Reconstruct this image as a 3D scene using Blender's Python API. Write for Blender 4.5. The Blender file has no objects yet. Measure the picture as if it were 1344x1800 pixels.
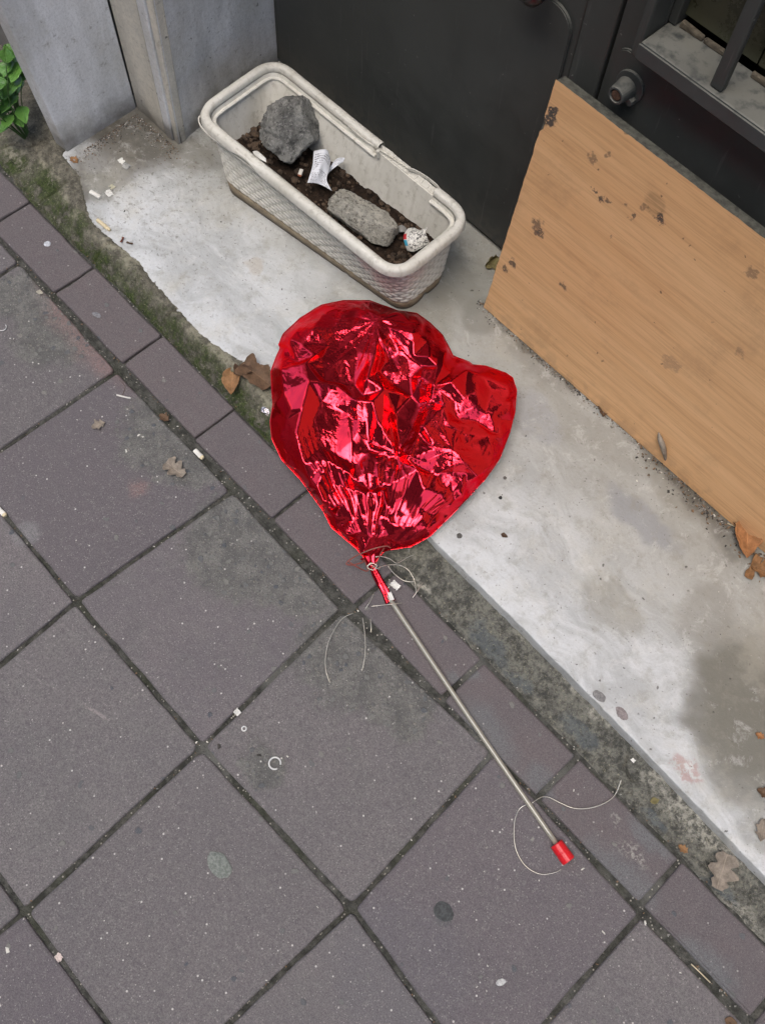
import bpy, bmesh, math, random
import numpy as np
from mathutils import Vector, Matrix
from mathutils.geometry import delaunay_2d_cdt

SC = bpy.context.scene
COL = SC.collection
# ------------------------------------------------------------------ camera
CAM = np.array([0.9210617687751783, -0.31881792922463376, 1.435315970381612])
RM = np.array([[0.683379056613826, -0.6796931195148068, 0.2664776318301927],
               [0.729182201482629, 0.6175293895317724, -0.294874159779156],
               [0.035866168216630835, 0.39582157135349166, 0.917626776869937]])
FPX = 1680.55
cd = bpy.data.cameras.new('camera'); cam = bpy.data.objects.new('camera', cd); COL.objects.link(cam)
cam.matrix_world = Matrix([list(RM[i]) + [CAM[i]] for i in range(3)] + [[0, 0, 0, 1]])
cd.sensor_fit = 'HORIZONTAL'; cd.sensor_width = 36; cd.lens = FPX / 1344 * 36
cd.clip_start = 0.02; cd.clip_end = 200
SC.camera = cam
# ------------------------------------------------------------------ sky, sun, exposure
SUN_EL, SUN_AZ = 70, 168          # azimuth measured clockwise from +Y (the wall side)
w = bpy.data.worlds.new('World'); SC.world = w; w.use_nodes = True
nt = w.node_tree; nt.nodes.clear()
sky = nt.nodes.new('ShaderNodeTexSky'); sky.sky_type = 'NISHITA'; sky.sun_disc = False
sky.sun_elevation = math.radians(SUN_EL); sky.sun_rotation = math.radians(SUN_AZ)
sky.air_density = 1.0; sky.dust_density = 3.0; sky.ozone_density = 1.0
bg = nt.nodes.new('ShaderNodeBackground'); bg.inputs[1].default_value = 0.15
wo = nt.nodes.new('ShaderNodeOutputWorld')
nt.links.new(sky.outputs[0], bg.inputs[0]); nt.links.new(bg.outputs[0], wo.inputs[0])
sd = bpy.data.lights.new('sun', 'SUN'); sd.energy = 0.9; sd.angle = math.radians(50); sd.color = (1, .97, .93)
so = bpy.data.objects.new('sun', sd); COL.objects.link(so)
az, el = math.radians(SUN_AZ), math.radians(SUN_EL)
dvec = Vector((math.sin(az) * math.cos(el), math.cos(az) * math.cos(el), math.sin(el)))
so.rotation_euler = dvec.to_track_quat('Z', 'Y').to_euler(); so.location = (-1, -3, 6)
SC.view_settings.view_transform = 'Standard'; SC.view_settings.look = 'None'
SC.view_settings.exposure = 1.25; SC.view_settings.gamma = 1; SC.view_settings.use_curve_mapping = False

# ------------------------------------------------------------------ maths helpers
def ray(x, y): return RM @ np.array([(x - 672) / FPX, -(y - 900) / FPX, -1.])
def P(x, y, z=0.0):                      # the point of height z seen at a place of the photograph
    d = ray(x, y); return CAM + d * ((z - CAM[2]) / d[2])
def PV(x, y, v):                         # the point of the upright plane y = v seen there
    d = ray(x, y); return CAM + d * ((v - CAM[1]) / d[1])
def Pn(X, Y, Z):                         # arrays
    dx = (X - 672) / FPX; dy = -(Y - 900) / FPX
    D = [RM[i, 0] * dx + RM[i, 1] * dy - RM[i, 2] for i in range(3)]
    t = (Z - CAM[2]) / D[2]
    return np.stack([CAM[0] + D[0] * t, CAM[1] + D[1] * t, Z + 0 * t], -1)
def _h(ix, iy, s):
    n = (ix * 374761393 + iy * 668265263 + s * 1442695041) & 0xffffffff
    n = ((n ^ (n >> 13)) * 1274126177) & 0xffffffff
    return ((n ^ (n >> 16)) & 0xffff) / 65535.
def vn(x, y, s=0):
    x = np.asarray(x, float); y = np.asarray(y, float)
    ix = np.floor(x).astype(np.int64); iy = np.floor(y).astype(np.int64); fx = x - ix; fy = y - iy
    fx = fx * fx * (3 - 2 * fx); fy = fy * fy * (3 - 2 * fy)
    a = _h(ix, iy, s); b = _h(ix + 1, iy, s); c = _h(ix, iy + 1, s); d = _h(ix + 1, iy + 1, s)
    return (a * (1 - fx) + b * fx) * (1 - fy) + (c * (1 - fx) + d * fx) * fy
def fbm(x, y, s=0, o=4):
    r = 0; a = .5
    for k in range(o): r = r + a * (vn(x * 2**k, y * 2**k, s + k * 17) - .5) * 2; a *= .5
    return r
def sstep(a, b, x):
    t = np.clip((x - a) / (b - a), 0, 1); return t * t * (3 - 2 * t)
def seg_dist(X, Y, pts):
    D = np.full(np.shape(X), 9.)
    for (ax, ay), (bx, by) in zip(pts[:-1], pts[1:]):
        ex, ey = bx - ax, by - ay; L = ex * ex + ey * ey + 1e-12
        t = np.clip(((X - ax) * ex + (Y - ay) * ey) / L, 0, 1)
        D = np.minimum(D, np.hypot(X - ax - t * ex, Y - ay - t * ey))
    return D

# ------------------------------------------------------------------ object helpers
WL = {}
def tag(o, label=None, cat=None, group=None, kind=None):
    if label: o['label'] = label
    if cat: o['category'] = cat
    if group: o['group'] = group
    if kind: o['kind'] = kind
    return o
def thing(name, label, cat, loc, group=None):
    o = bpy.data.objects.new(name, None); o.empty_display_size = .05; COL.objects.link(o)
    o.location = loc; WL[o.name] = Vector(loc)
    return tag(o, label, cat, group)
def mk(name, V, F, mat, parent=None, smooth=False, loc=None, label=None, cat=None, group=None, kind=None, uv=None):
    V = np.asarray(V, float)
    base = WL[parent.name] if parent is not None else Vector(loc if loc is not None else V.mean(0))
    me = bpy.data.meshes.new(name)
    me.from_pydata((V - np.array(base)).tolist(), [], [list(map(int, f)) for f in F]); me.update()
    if smooth:
        me.polygons.foreach_set('use_smooth', [True] * len(me.polygons))
    if uv is not None:
        l = me.uv_layers.new(name='UVMap')
        idx = np.zeros(len(me.loops), int); me.loops.foreach_get('vertex_index', idx)
        l.data.foreach_set('uv', np.asarray(uv, float)[idx].ravel())
    o = bpy.data.objects.new(name, me); COL.objects.link(o)
    if mat: me.materials.append(mat)
    if parent is not None: o.parent = parent; WL[o.name] = base
    else: o.location = base; WL[o.name] = base
    return tag(o, label, cat, group, kind)
def grid_faces(n, m, wrap_n=False):
    F = []
    for i in range(n if wrap_n else n - 1):
        a = i * m; b = ((i + 1) % n) * m
        F += [(a + j, b + j, b + j + 1, a + j + 1) for j in range(m - 1)]
    return F
def grid(fn, n, m):
    S, T = np.meshgrid(np.linspace(0, 1, n), np.linspace(0, 1, m), indexing='ij')
    return fn(S, T).reshape(-1, 3), grid_faces(n, m), np.stack([S.ravel(), T.ravel()], -1)
def box_vf(lo, hi, bev=.002):
    bm = bmesh.new(); bmesh.ops.create_cube(bm, size=1)
    lo = Vector(lo); hi = Vector(hi)
    for v in bm.verts: v.co = Vector(((lo[i] + hi[i]) / 2 + v.co[i] * (hi[i] - lo[i])) for i in range(3))
    if bev: bmesh.ops.bevel(bm, geom=bm.edges[:], offset=bev, segments=2, affect='EDGES', profile=.5)
    return bm_vf(bm)
def bm_vf(bm):
    bm.verts.ensure_lookup_table(); bm.verts.index_update()
    V = [tuple(v.co) for v in bm.verts]; F = [[v.index for v in f.verts] for f in bm.faces]; bm.free()
    return V, F
def box(name, lo, hi, mat, parent=None, bev=.002, **k):
    V, F = box_vf(lo, hi, bev); return mk(name, V, F, mat, parent, **k)
def tube_vf(pts, r, n=8, cap=True):
    pts = [Vector(p) for p in pts]; V = []; F = []
    up = Vector((0, 0, 1)); rr = r if hasattr(r, '__len__') else [r] * len(pts)
    for i, p in enumerate(pts):
        d = (pts[min(i + 1, len(pts) - 1)] - pts[max(i - 1, 0)]).normalized()
        if i == 0:
            a = d.cross(up if abs(d.z) < .9 else Vector((1, 0, 0))).normalized()
        else:
            a = (a - d * a.dot(d)).normalized()
        b = d.cross(a)
        for k in range(n):
            t = 2 * math.pi * k / n; V.append(p + a * rr[i] * math.cos(t) + b * rr[i] * math.sin(t))
    for i in range(len(pts) - 1):
        for k in range(n):
            F.append((i * n + k, i * n + (k + 1) % n, (i + 1) * n + (k + 1) % n, (i + 1) * n + k))
    if cap: F.append(list(range(n))[::-1]); F.append([(len(pts) - 1) * n + k for k in range(n)])
    return [tuple(v) for v in V], F
def smooth_path(pts, k=6):
    pts = [np.array(p, float) for p in pts]; out = []
    for i in range(len(pts) - 1):
        p0 = pts[max(i - 1, 0)]; p1 = pts[i]; p2 = pts[i + 1]; p3 = pts[min(i + 2, len(pts) - 1)]
        for j in range(k):
            t = j / k
            out.append(.5 * (2 * p1 + (p2 - p0) * t + (2 * p0 - 5 * p1 + 4 * p2 - p3) * t * t + (3 * p1 - p0 - 3 * p2 + p3) * t**3))
    out.append(pts[-1]); return out

# ------------------------------------------------------------------ material helpers
class Mt:
    def __init__(s, name, rough=.8, metal=0, spec=.5):
        s.m = bpy.data.materials.new(name); s.m.use_nodes = True; s.t = s.m.node_tree
        s.b = s.t.nodes['Principled BSDF']; s.b.inputs['Roughness'].default_value = rough
        s.b.inputs['Metallic'].default_value = metal; s.b.inputs['Specular IOR Level'].default_value = spec
        s._pos = None
    def n(s, ty, **k):
        x = s.t.nodes.new('ShaderNode' + ty)
        for a, v in k.items(): setattr(x, a, v)
        return x
    def pos(s):
        if not s._pos: s._pos = s.n('NewGeometry').outputs['Position']
        return s._pos
    def L(s, a, b):
        if hasattr(a, 'links'): s.t.links.new(a, b)
        else: b.default_value = a if not isinstance(a, tuple) or len(a) != 3 or b.type != 'RGBA' else (*a, 1)
    def mapv(s, scale=(1, 1, 1), rot=(0, 0, 0), v=None):
        x = s.n('Mapping'); s.L(v or s.pos(), x.inputs[0]); x.inputs['Scale'].default_value = scale; x.inputs['Rotation'].default_value = rot
        return x.outputs[0]
    def noise(s, sc, det=4, v=None, rough=.55, dist=0, col=False):
        x = s.n('TexNoise'); s.L(v or s.pos(), x.inputs['Vector']); x.inputs['Scale'].default_value = sc
        x.inputs['Detail'].default_value = det; x.inputs['Roughness'].default_value = rough; x.inputs['Distortion'].default_value = dist
        return x.outputs[1 if col else 0]
    def vor(s, sc, v=None, feat='F1', rnd=1):
        x = s.n('TexVoronoi', feature=feat); s.L(v or s.pos(), x.inputs['Vector']); x.inputs['Scale'].default_value = sc
        x.inputs['Randomness'].default_value = rnd
        return x.outputs
    def ramp(s, f, a, b, va=0., vb=1.):       # smooth remap
        x = s.n('MapRange', interpolation_type='SMOOTHSTEP'); s.L(f, x.inputs[0])
        for i, q in enumerate((a, b, va, vb)): x.inputs[i + 1].default_value = q
        return x.outputs[0]
    def math(s, op, a, b=0., c=0., clamp=False):
        x = s.n('Math', operation=op, use_clamp=clamp); s.L(a, x.inputs[0]); s.L(b, x.inputs[1]); s.L(c, x.inputs[2]); return x.outputs[0]
    def mul(s, *a):
        r = a[0]
        for q in a[1:]: r = s.math('MULTIPLY', r, q)
        return r
    def mx(s, *a):
        r = a[0]
        for q in a[1:]: r = s.math('MAXIMUM', r, q)
        return r
    def mix(s, f, a, b, mode='MIX'):
        x = s.n('Mix', data_type='RGBA', blend_type=mode); s.L(f, x.inputs[0]); s.L(a, x.inputs[6]); s.L(b, x.inputs[7]); return x.outputs[2]
    def sep(s, c):
        x = s.n('SeparateXYZ'); s.L(c, x.inputs[0]); return x.outputs
    def rnd(s): return s.n('ObjectInfo').outputs['Random']
    def warp(s, amt, sc):
        v = s.n('VectorMath', operation='SUBTRACT'); s.L(s.noise(sc, 3, col=True), v.inputs[0]); v.inputs[1].default_value = (.5, .5, .5)
        q = s.n('VectorMath', operation='MULTIPLY_ADD'); s.L(v.outputs[0], q.inputs[0]); q.inputs[1].default_value = (amt,) * 3; s.L(s.pos(), q.inputs[2])
        return q.outputs[0]
    def blob(s, c, r0, r1, v=None, sx=1, sy=1, ang=0):   # stain: 1 inside, 0 outside
        v = v or s.pos()
        a = s.n('VectorMath', operation='SUBTRACT'); s.L(v, a.inputs[0]); a.inputs[1].default_value = tuple(c)
        m = s.n('Mapping'); s.L(a.outputs[0], m.inputs[0]); m.inputs['Rotation'].default_value = (0, 0, -ang); m.inputs['Scale'].default_value = (1, 1, 1)
        q = s.n('VectorMath', operation='MULTIPLY'); s.L(m.outputs[0], q.inputs[0]); q.inputs[1].default_value = (1 / sx, 1 / sy, 1)
        l = s.n('VectorMath', operation='LENGTH'); s.L(q.outputs[0], l.inputs[0])
        return s.ramp(l.outputs['Value'], r0, r1, 1., 0.)
    def line(s, a, b, r0, r1, v=None):                   # stain along a line in the xy plane
        v = v or s.pos(); mid = [(a[i] + b[i]) / 2 for i in range(3)]; L = math.dist(a[:2], b[:2]) / 2
        return s.blob(mid, r0 / r1, 1, v, L, r1, math.atan2(b[1] - a[1], b[0] - a[0]))
    def bump(s, h, dist=.001, st=1., nrm=None):
        x = s.n('Bump'); s.L(h, x.inputs['Height']); x.inputs['Distance'].default_value = dist; x.inputs['Strength'].default_value = st
        if nrm: s.L(nrm, x.inputs['Normal'])
        return x.outputs[0]
    def out(s, col=None, nrm=None, rough=None, metal=None):
        if col is not None: s.L(col, s.b.inputs['Base Color'])
        if nrm is not None: s.L(nrm, s.b.inputs['Normal'])
        if rough is not None: s.L(rough, s.b.inputs['Roughness'])
        if metal is not None: s.L(metal, s.b.inputs['Metallic'])
        return s.m
def simple(name, col, rough=.7, metal=0, var=.25, sc=60, bump=.0004, spec=.5):
    t = Mt(name, rough, metal, spec); f = t.noise(sc, 5)
    c2 = tuple(x * (1 - var) for x in col); c1 = tuple(min(1, x * (1 + var)) for x in col)
    return t.out(t.mix(t.ramp(f, .3, .7), c1, c2), t.bump(t.noise(sc * 4, 4), bump) if bump else None)

def specks(t, col, worn, strength=1.):
    """pale and dark grit of cast concrete paving"""
    v1 = t.vor(330); r1 = t.sep(v1[1])
    m1 = t.mul(t.ramp(v1[0], .16, .34, 1., 0.), t.ramp(r1[0], .80, .84)); col = t.mix(t.mul(m1, .5 * strength), col, (.36, .345, .32))
    v2 = t.vor(120); r2 = t.sep(v2[1])
    m2 = t.mul(t.ramp(v2[0], .10, .22, 1., 0.), t.ramp(r2[0], .90, .93)); col = t.mix(t.mul(m2, .85 * strength), col, (.56, .54, .50))
    v3 = t.vor(84, v=t.warp(.012, 60)); r3 = t.sep(v3[1])
    m3 = t.mul(t.ramp(v3[0], .30, .42, 1., 0.), t.ramp(t.math('ADD', r3[0], t.math('MULTIPLY', worn, .30)), .965, .985))
    col = t.mix(t.mul(m3, .85), col, t.mix(r3[1], (.042, .052, .066), (.17, .165, .145)))
    v4 = t.vor(190, v=t.warp(.01, 60)); r4 = t.sep(v4[1])
    m4 = t.mul(t.ramp(v4[0], .3, .45, 1., 0.), t.ramp(t.math('ADD', r4[0], t.math('MULTIPLY', worn, .5)), 1.0, 1.15))
    col = t.mix(t.mul(m4, .7), col, t.mix(r4[1], (.06, .065, .07), (.20, .185, .16)))
    pit = t.ramp(t.noise(240, 4, rough=.75), .36, .26); col = t.mix(t.mul(pit, .5), col, (.03, .03, .03))
    gr_ = t.ramp(t.noise(850, 2, rough=.8), .40, .62); col = t.mix(t.mul(gr_, .16), col, (.34, .33, .31))
    h = t.math('ADD', t.math('MULTIPLY', t.noise(700, 3), .5), t.math('MULTIPLY', t.noise(160, 4), .6))
    h = t.math('ADD', h, t.mul(t.math('ADD', m3, m4), .8))
    h = t.math('ADD', h, t.mul(t.noise(90, 4), worn, 1.6))
    return col, h

def slab_material():
    t = Mt('paving_concrete', .78, spec=.35)
    wv = t.warp(.10, 9)
    worn = None
    for (x, y, r) in ((330, 760, .15), (110, 560, .13), (430, 960, .13), (520, 1010, .11), (620, 1150, .13), (30, 520, .08), (700, 1250, .07), (460, 1340, .05)):
        b = t.blob(P(x, y), r * .35, r, wv); worn = b if worn is None else t.mx(worn, b)
    n1 = t.noise(5, 5); n2 = t.noise(28, 5, rough=.65)
    col = t.mix(t.ramp(n1, .3, .7), (.158, .136, .140), (.120, .106, .115))
    col = t.mix(t.mul(t.ramp(n2, .42, .68), .55), col, (.165, .155, .15)); col = t.mix(t.mul(t.ramp(t.noise(14, 6, rough=.7, dist=.5), .5, .66), .45), col, (.088, .082, .085))
    col = t.mix(t.ramp(t.rnd(), 0, 1, 0., .75), col, (.096, .080, .090)); rr_ = t.math('FRACT', t.mul(t.rnd(), 7.31)); col = t.mix(t.ramp(rr_, .3, 1, 0., .35), col, (.135, .130, .122))
    worn = t.ramp(t.math('ADD', worn, t.mul(t.math('SUBTRACT', t.noise(40, 5, rough=.7), .5), 1.2)), .15, .75)
    col = t.mix(t.mul(worn, .9), col, t.mix(t.ramp(n2, .38, .62), (.142, .140, .125), (.072, .074, .066)))
    wv2 = t.warp(.05, 16)
    red = None
    for (x, y, r, sx, a) in ((165, 590, .05, 3.2, 0.0), (190, 640, .03, 1.5, .0), (250, 855, .02, 1., 0), (640, 940, .02, 2., 0), (120, 540, .03, 3, 0), (810, 1190, .03, 2, 0)):
        b = t.blob(P(x, y), r * .4, r * 1.2, wv2, sx, 1, a); red = b if red is None else t.mx(red, b)
    col = t.mix(t.mul(red, .6), col, (.22, .125, .115))
    # dull dirt spots and pale smears, each with a shape of its own
    for (x, y, r, c, k) in ((780, 1605, .016, (.07, .075, .075), .7), (60, 1440, .05, (.15, .14, .135), .4),
                            (45, 935, .03, (.24, .24, .24), .5), (700, 1700, .12, (.10, .095, .11), .4)):
        col = t.mix(t.mul(t.blob(P(x, y), r * .5, r, wv2), k), col, c)
    col = t.mix(t.mul(t.line(P(135, 1232), P(203, 1273), .0008, .0038), .6), col, (.30, .26, .25))
    col = t.mix(t.mul(t.line(P(10, 1165), P(130, 1228), .0005, .003), .3), col, (.25, .23, .22))
    md_ = t.noise(105, 5, rough=.75); col = t.mix(t.ramp(md_, .54, .64, 0., .45), col, (.070, .063, .066)); col = t.mix(t.ramp(md_, .46, .36, 0., .40), col, (.20, .185, .18))
    fine = t.noise(420, 2, rough=.8)
    col = t.mix(t.ramp(fine, .42, .60, 0., .50), col, (.055, .05, .052))
    # moss-dark grime along the edges of each slab comes from the joint side
    col, h = specks(t, col, worn)
    return t.out(col, t.bump(h, .0011, .9), t.math('SUBTRACT', .86, t.mul(fine, .15)))

def brick_material():
    t = Mt('kerb_brick_concrete', .75, spec=.35)
    n1 = t.noise(14, 5); n2 = t.noise(60, 5, rough=.7)
    col = t.mix(t.ramp(n1, .3, .7), (.112, .091, .094), (.094, .081, .086))
    col = t.mix(t.mul(t.rnd(), .4), col, (.118, .090, .090))
    col = t.mix(t.mul(t.ramp(n2, .45, .7), .5), col, (.13, .115, .115))
    wv = t.warp(.05, 22)
    # cement smeared over the bricks beside the stick
    sm = None
    for (x, y, r, sx) in ((860, 1290, .03, 2.2), (835, 1185, .014, 1), (945, 1370, .02, 1.5), (1090, 1540, .03, 2.5), (1150, 1470, .018, 2.5), (1010, 1310, .012, 1.5), (800, 1190, .012, 1.5), (1240, 1700, .03, 2), (660, 1000, .02, 1.5)):
        b = t.blob(P(x, y), r * .4, r * 1.2, wv, sx, 1, 0); sm = b if sm is None else t.mx(sm, b)
    col = t.mix(t.mul(sm, .6), col, (.125, .137, .142))
    pl = None
    for (x, y, r, sx) in ((1110, 1500, .016, 2.2), (1080, 1440, .008, 1.5), (960, 1180, .008, 1)):
        b = t.blob(P(x, y), r * .3, r, t.warp(.03, 60), sx, 1, 0); pl = b if pl is None else t.mx(pl, b)
    col = t.mix(t.mul(pl, t.ramp(t.noise(150, 5), .45, .6), .7), col, (.36, .35, .31))
    fine = t.noise(450, 2, rough=.8); md_ = t.noise(120, 5, rough=.75); col = t.mix(t.ramp(md_, .54, .64, 0., .35), col, (.062, .052, .056)); col = t.mix(t.ramp(fine, .42, .60, 0., .45), col, (.045, .038, .042))
    zero = t.math('MULTIPLY', n1, 0.12)
    col, h = specks(t, col, zero, .45)
    return t.out(col, t.bump(h, .0008, .8))

def bed_material():
    t = Mt('joint_dirt', .95, spec=.2)
    n = t.noise(70, 6, rough=.7); g = t.noise(12, 4)
    col = t.mix(t.ramp(n, .35, .7), (.034, .034, .029), (.098, .096, .084))
    col = t.mix(t.mul(t.ramp(g, .5, .7), .5), col, (.040, .044, .026))
    cem = t.mx(*[t.blob(P(x, y), r * .4, r, t.warp(.05, 20), sx, 1, 0) for (x, y, r, sx) in ((985, 1370, .04, 1), (1150, 1570, .03, 1), (830, 1170, .04, 1.5), (560, 1200, .05, 1.5), (380, 1330, .04, 1), (480, 1180, .04, 1), (860, 1320, .05, 1))])
    col = t.mix(t.mul(cem, .7), col, (.12, .12, .108))
    v = t.vor(260); r = t.sep(v[1]); m = t.mul(t.ramp(v[0], .25, .4, 1., 0.), t.ramp(r[0], .86, .9)); col = t.mix(m, col, (.3, .28, .24))
    return t.out(col, t.bump(t.math('ADD', t.noise(300, 5), t.noise(80, 4)), .003))

def cement_material():
    t = Mt('mossy_cement', .92, spec=.25)
    n = t.noise(60, 8, rough=.78); g = t.noise(13, 5, rough=.65, dist=.6); f = t.noise(220, 5, rough=.75)
    col = t.mix(t.ramp(n, .35, .7), (.075, .070, .055), (.20, .185, .145))
    x = t.sep(t.pos())
    # bare pale cement along the crest, lime bloom on the right-hand half
    bloom = t.mul(t.ramp(x[1], .105, .125), t.ramp(t.math('ADD', x[1], t.mul(t.math('SUBTRACT', g, .5), .1)), .15, .132), t.ramp(t.noise(26, 5), .45, .62))
    col = t.mix(t.mul(bloom, .7), col, (.36, .34, .25))
    grey = t.ramp(t.math('ADD', x[0], t.mul(t.math('SUBTRACT', t.noise(9, 4), .5), .25)), .50, .66)
    col = t.mix(grey, col, t.mix(t.ramp(n, .38, .62), (.06, .06, .053), (.19, .185, .155)))
    wv = t.warp(.05, 25)
    pale = t.mx(*[t.blob(P(px, py), r * .3, r, wv, sx, 1, 0) for (px, py, r, sx) in ((1000, 1200, .02, 3), (1060, 1270, .02, 2.5), (1180, 1400, .025, 3), (1250, 1470, .03, 3), (1300, 1620, .03, 2), (1120, 1350, .015, 2), (740, 1030, .012, 2), (910, 1110, .012, 2))])
    col = t.mix(t.mul(pale, t.ramp(t.noise(110, 6, rough=.7), .42, .6), .85), col, (.45, .43, .36))
    blue = t.mx(*[t.blob(P(px, py), r * .5, r, wv, sx, 1, 0) for (px, py, r, sx) in ((1020, 1290, .02, 3), (860, 1130, .02, 3), (920, 1200, .015, 3), (1150, 1440, .012, 3), (1260, 1560, .012, 3))])
    col = t.mix(t.mul(blue, .65), col, (.105, .12, .125))
    # moss
    mo = t.mx(*[t.blob(P(px, py), r * .4, r, wv, sx, 1, 0) for (px, py, r, sx) in ((90, 330, .045, 1.6), (120, 380, .035, 2), (30, 290, .03, 1.5), (190, 460, .03, 3), (250, 530, .024, 3), (330, 640, .018, 3), (430, 700, .03, 1.6), (460, 745, .02, 2), (20, 340, .03, 2))])
    low_ = t.ramp(t.math('ADD', x[1], t.mul(t.math('SUBTRACT', t.noise(18, 5, rough=.7), .5), .14)), .135, .085)
    mo = t.mx(mo, t.mul(low_, .95)); mo = t.mul(mo, t.ramp(t.noise(42, 8, rough=.8), .40, .53)); mo = t.mul(mo, t.ramp(x[0], .40, .30))
    col = t.mix(mo, col, t.mix(t.ramp(t.noise(200, 3), .3, .7), (.028, .044, .011), (.078, .105, .030)))
    col = t.mix(t.mul(t.ramp(f, .62, .75), .5), col, (.03, .028, .022))
    cr_ = t.noise(150, 7, rough=.82); col = t.mix(t.mul(t.ramp(cr_, .50, .60), .55), col, (.035, .033, .024)); col = t.mix(t.mul(t.ramp(t.noise(230, 5, rough=.8), .57, .64), .6), col, (.34, .32, .23))
    hh = t.math('ADD', t.math('ADD', t.noise(420, 5, rough=.7), t.noise(120, 5)), t.mul(mo, t.noise(600, 3), 1.2))
    return t.out(col, t.bump(hh, .0025))

def marble_material():
    t = Mt('worn_marble', .42, spec=.45)
    wv = t.warp(.25, 5); s1 = t.mapv((2.2, 7, 2), (0, 0, .35), wv)
    vein = t.noise(2.2, 8, v=s1, rough=.7); n = t.noise(18, 6, rough=.65); f = t.noise(260, 5, rough=.8)
    col = t.mix(t.ramp(vein, .38, .62), (.535, .55, .55), (.375, .385, .38))
    col = t.mix(t.mul(t.ramp(n, .5, .75), .45), col, (.52, .51, .46))
    x = t.sep(t.pos())
    dull = t.ramp(t.math('ADD', x[1], t.mul(t.math('SUBTRACT', t.noise(7, 4), .5), .22)), .22, .50)
    col = t.mix(t.mul(dull, .70), col, (.27, .265, .225))
    wv = t.warp(.07, 14)
    D = [((1290, 1275), .07, 1.4, (.13, .125, .105), .8), ((1335, 1240), .13, 1, (.15, .145, .12), .8), ((1310, 1215), .08, 1, (.15, .145, .12), .8), ((1310, 1330), .09, 1, (.15, .145, .12), .75), ((1250, 1080), .06, 1, (.2, .19, .16), .5), ((1080, 1070), .05, 1.3, (.22, .21, .17), .55),
         ((240, 235), .085, 1.4, (.09, .082, .065), .9), ((200, 290), .07, 1.2, (.12, .11, .09), .7), ((170, 330), .05, 1, (.14, .135, .11), .7), ((330, 270), .05, 1.5, (.16, .15, .12), .6),
         ((850, 560), .05, 1, (.14, .14, .12), .5), ((950, 620), .06, 2, (.17, .165, .14), .5), ((800, 500), .06, 1.2, (.2, .195, .165), .6), ((1130, 920), .035, 2.6, (.25, .26, .27), .7), ((1200, 850), .05, 2, (.2, .19, .15), .5),
         ((740, 560), .05, 1.5, (.25, .24, .2), .5), ((440, 470), .02, 1, (.36, .28, .18), .35), ((1330, 1450), .04, 1, (.2, .2, .18), .6), ((930, 730), .04, 2, (.3, .31, .33), .5)]
    for (q, r, sx, c, k) in D: col = t.mix(t.mul(t.blob(P(*q, .03), r * .6, r * 1.05, wv, sx), k), col, c)
    for a, b_, r_, k in (((850, 545), (1080, 740), .010, .8), ((1080, 740), (1344, 960), .022, .85), ((1150, 810), (1344, 975), .03, .7), ((1250, 900), (1344, 1000), .05, .6), ((125, 262), (240, 200), .02, .8), ((240, 200), (310, 255), .02, .8), ((130, 262), (150, 380), .018, .6)):
        col = t.mix(t.mul(t.line(P(*a, .03), P(*b_, .03), r_ * .4, r_ * 1.2, t.warp(.04, 40)), k, t.ramp(t.noise(120, 5, rough=.7), .3, .5, .55, 1.)), col, (.075, .066, .05))
    col = t.mix(t.mul(t.blob(P(1205, 1352, .03), .012, .02, t.warp(.03, 60), 1.6), t.ramp(t.noise(150, 4), .4, .55), .6), col, (.34, .16, .15))
    col = t.mix(t.mul(t.ramp(t.noise(8, 6, rough=.7), .50, .68), .32), col, (.43, .41, .34))
    yy = t.ramp(x[0], .25, -.35, .0, .075)
    fl = t.noise(1., 6, v=t.mapv((120, 170, 120), (0, 0, .5), t.warp(.02, 30)), rough=.65); col = t.mix(t.mul(t.ramp(t.math('ADD', fl, yy), .64, .70), .55), col, (.12, .112, .09))
    fl2 = t.noise(1., 5, v=t.mapv((55, 80, 60), (0, 0, -.3), t.warp(.03, 25)), rough=.7); col = t.mix(t.mul(t.ramp(t.math('ADD', fl2, yy), .63, .73), .4), col, (.17, .16, .13))
    gr = t.ramp(t.noise(30, 7, rough=.78), .50, .66); col = t.mix(t.mul(gr, .42), col, (.24, .23, .19)); gl = t.ramp(t.noise(26, 7, rough=.8, dist=.4), .54, .66); col = t.mix(t.mul(gl, .35), col, (.60, .60, .57))
    gr2 = t.ramp(t.noise(95, 6, rough=.8), .60, .70); col = t.mix(t.mul(gr2, .5), col, (.15, .14, .115))
    v = t.vor(75, v=t.warp(.012, 80)); r = t.sep(v[1]); m = t.mul(t.ramp(v[0], .10, .2, 1., 0.), t.ramp(r[0], .90, .93)); col = t.mix(t.mul(m, .8), col, (.05, .045, .04))
    v = t.vor(190, v=t.warp(.01, 90)); r = t.sep(v[1]); m = t.mul(t.ramp(v[0], .14, .26, 1., 0.), t.ramp(r[0], .90, .93)); col = t.mix(t.mul(m, .6), col, (.09, .08, .07))
    col = t.mix(t.ramp(f, .45, .75, 0., .25), col, (.2, .19, .165))
    return t.out(col, t.bump(t.math('ADD', t.noise(60, 5), t.mul(f, .5)), .0012, .7), t.ramp(n, .3, .7, .36, .6))

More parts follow.
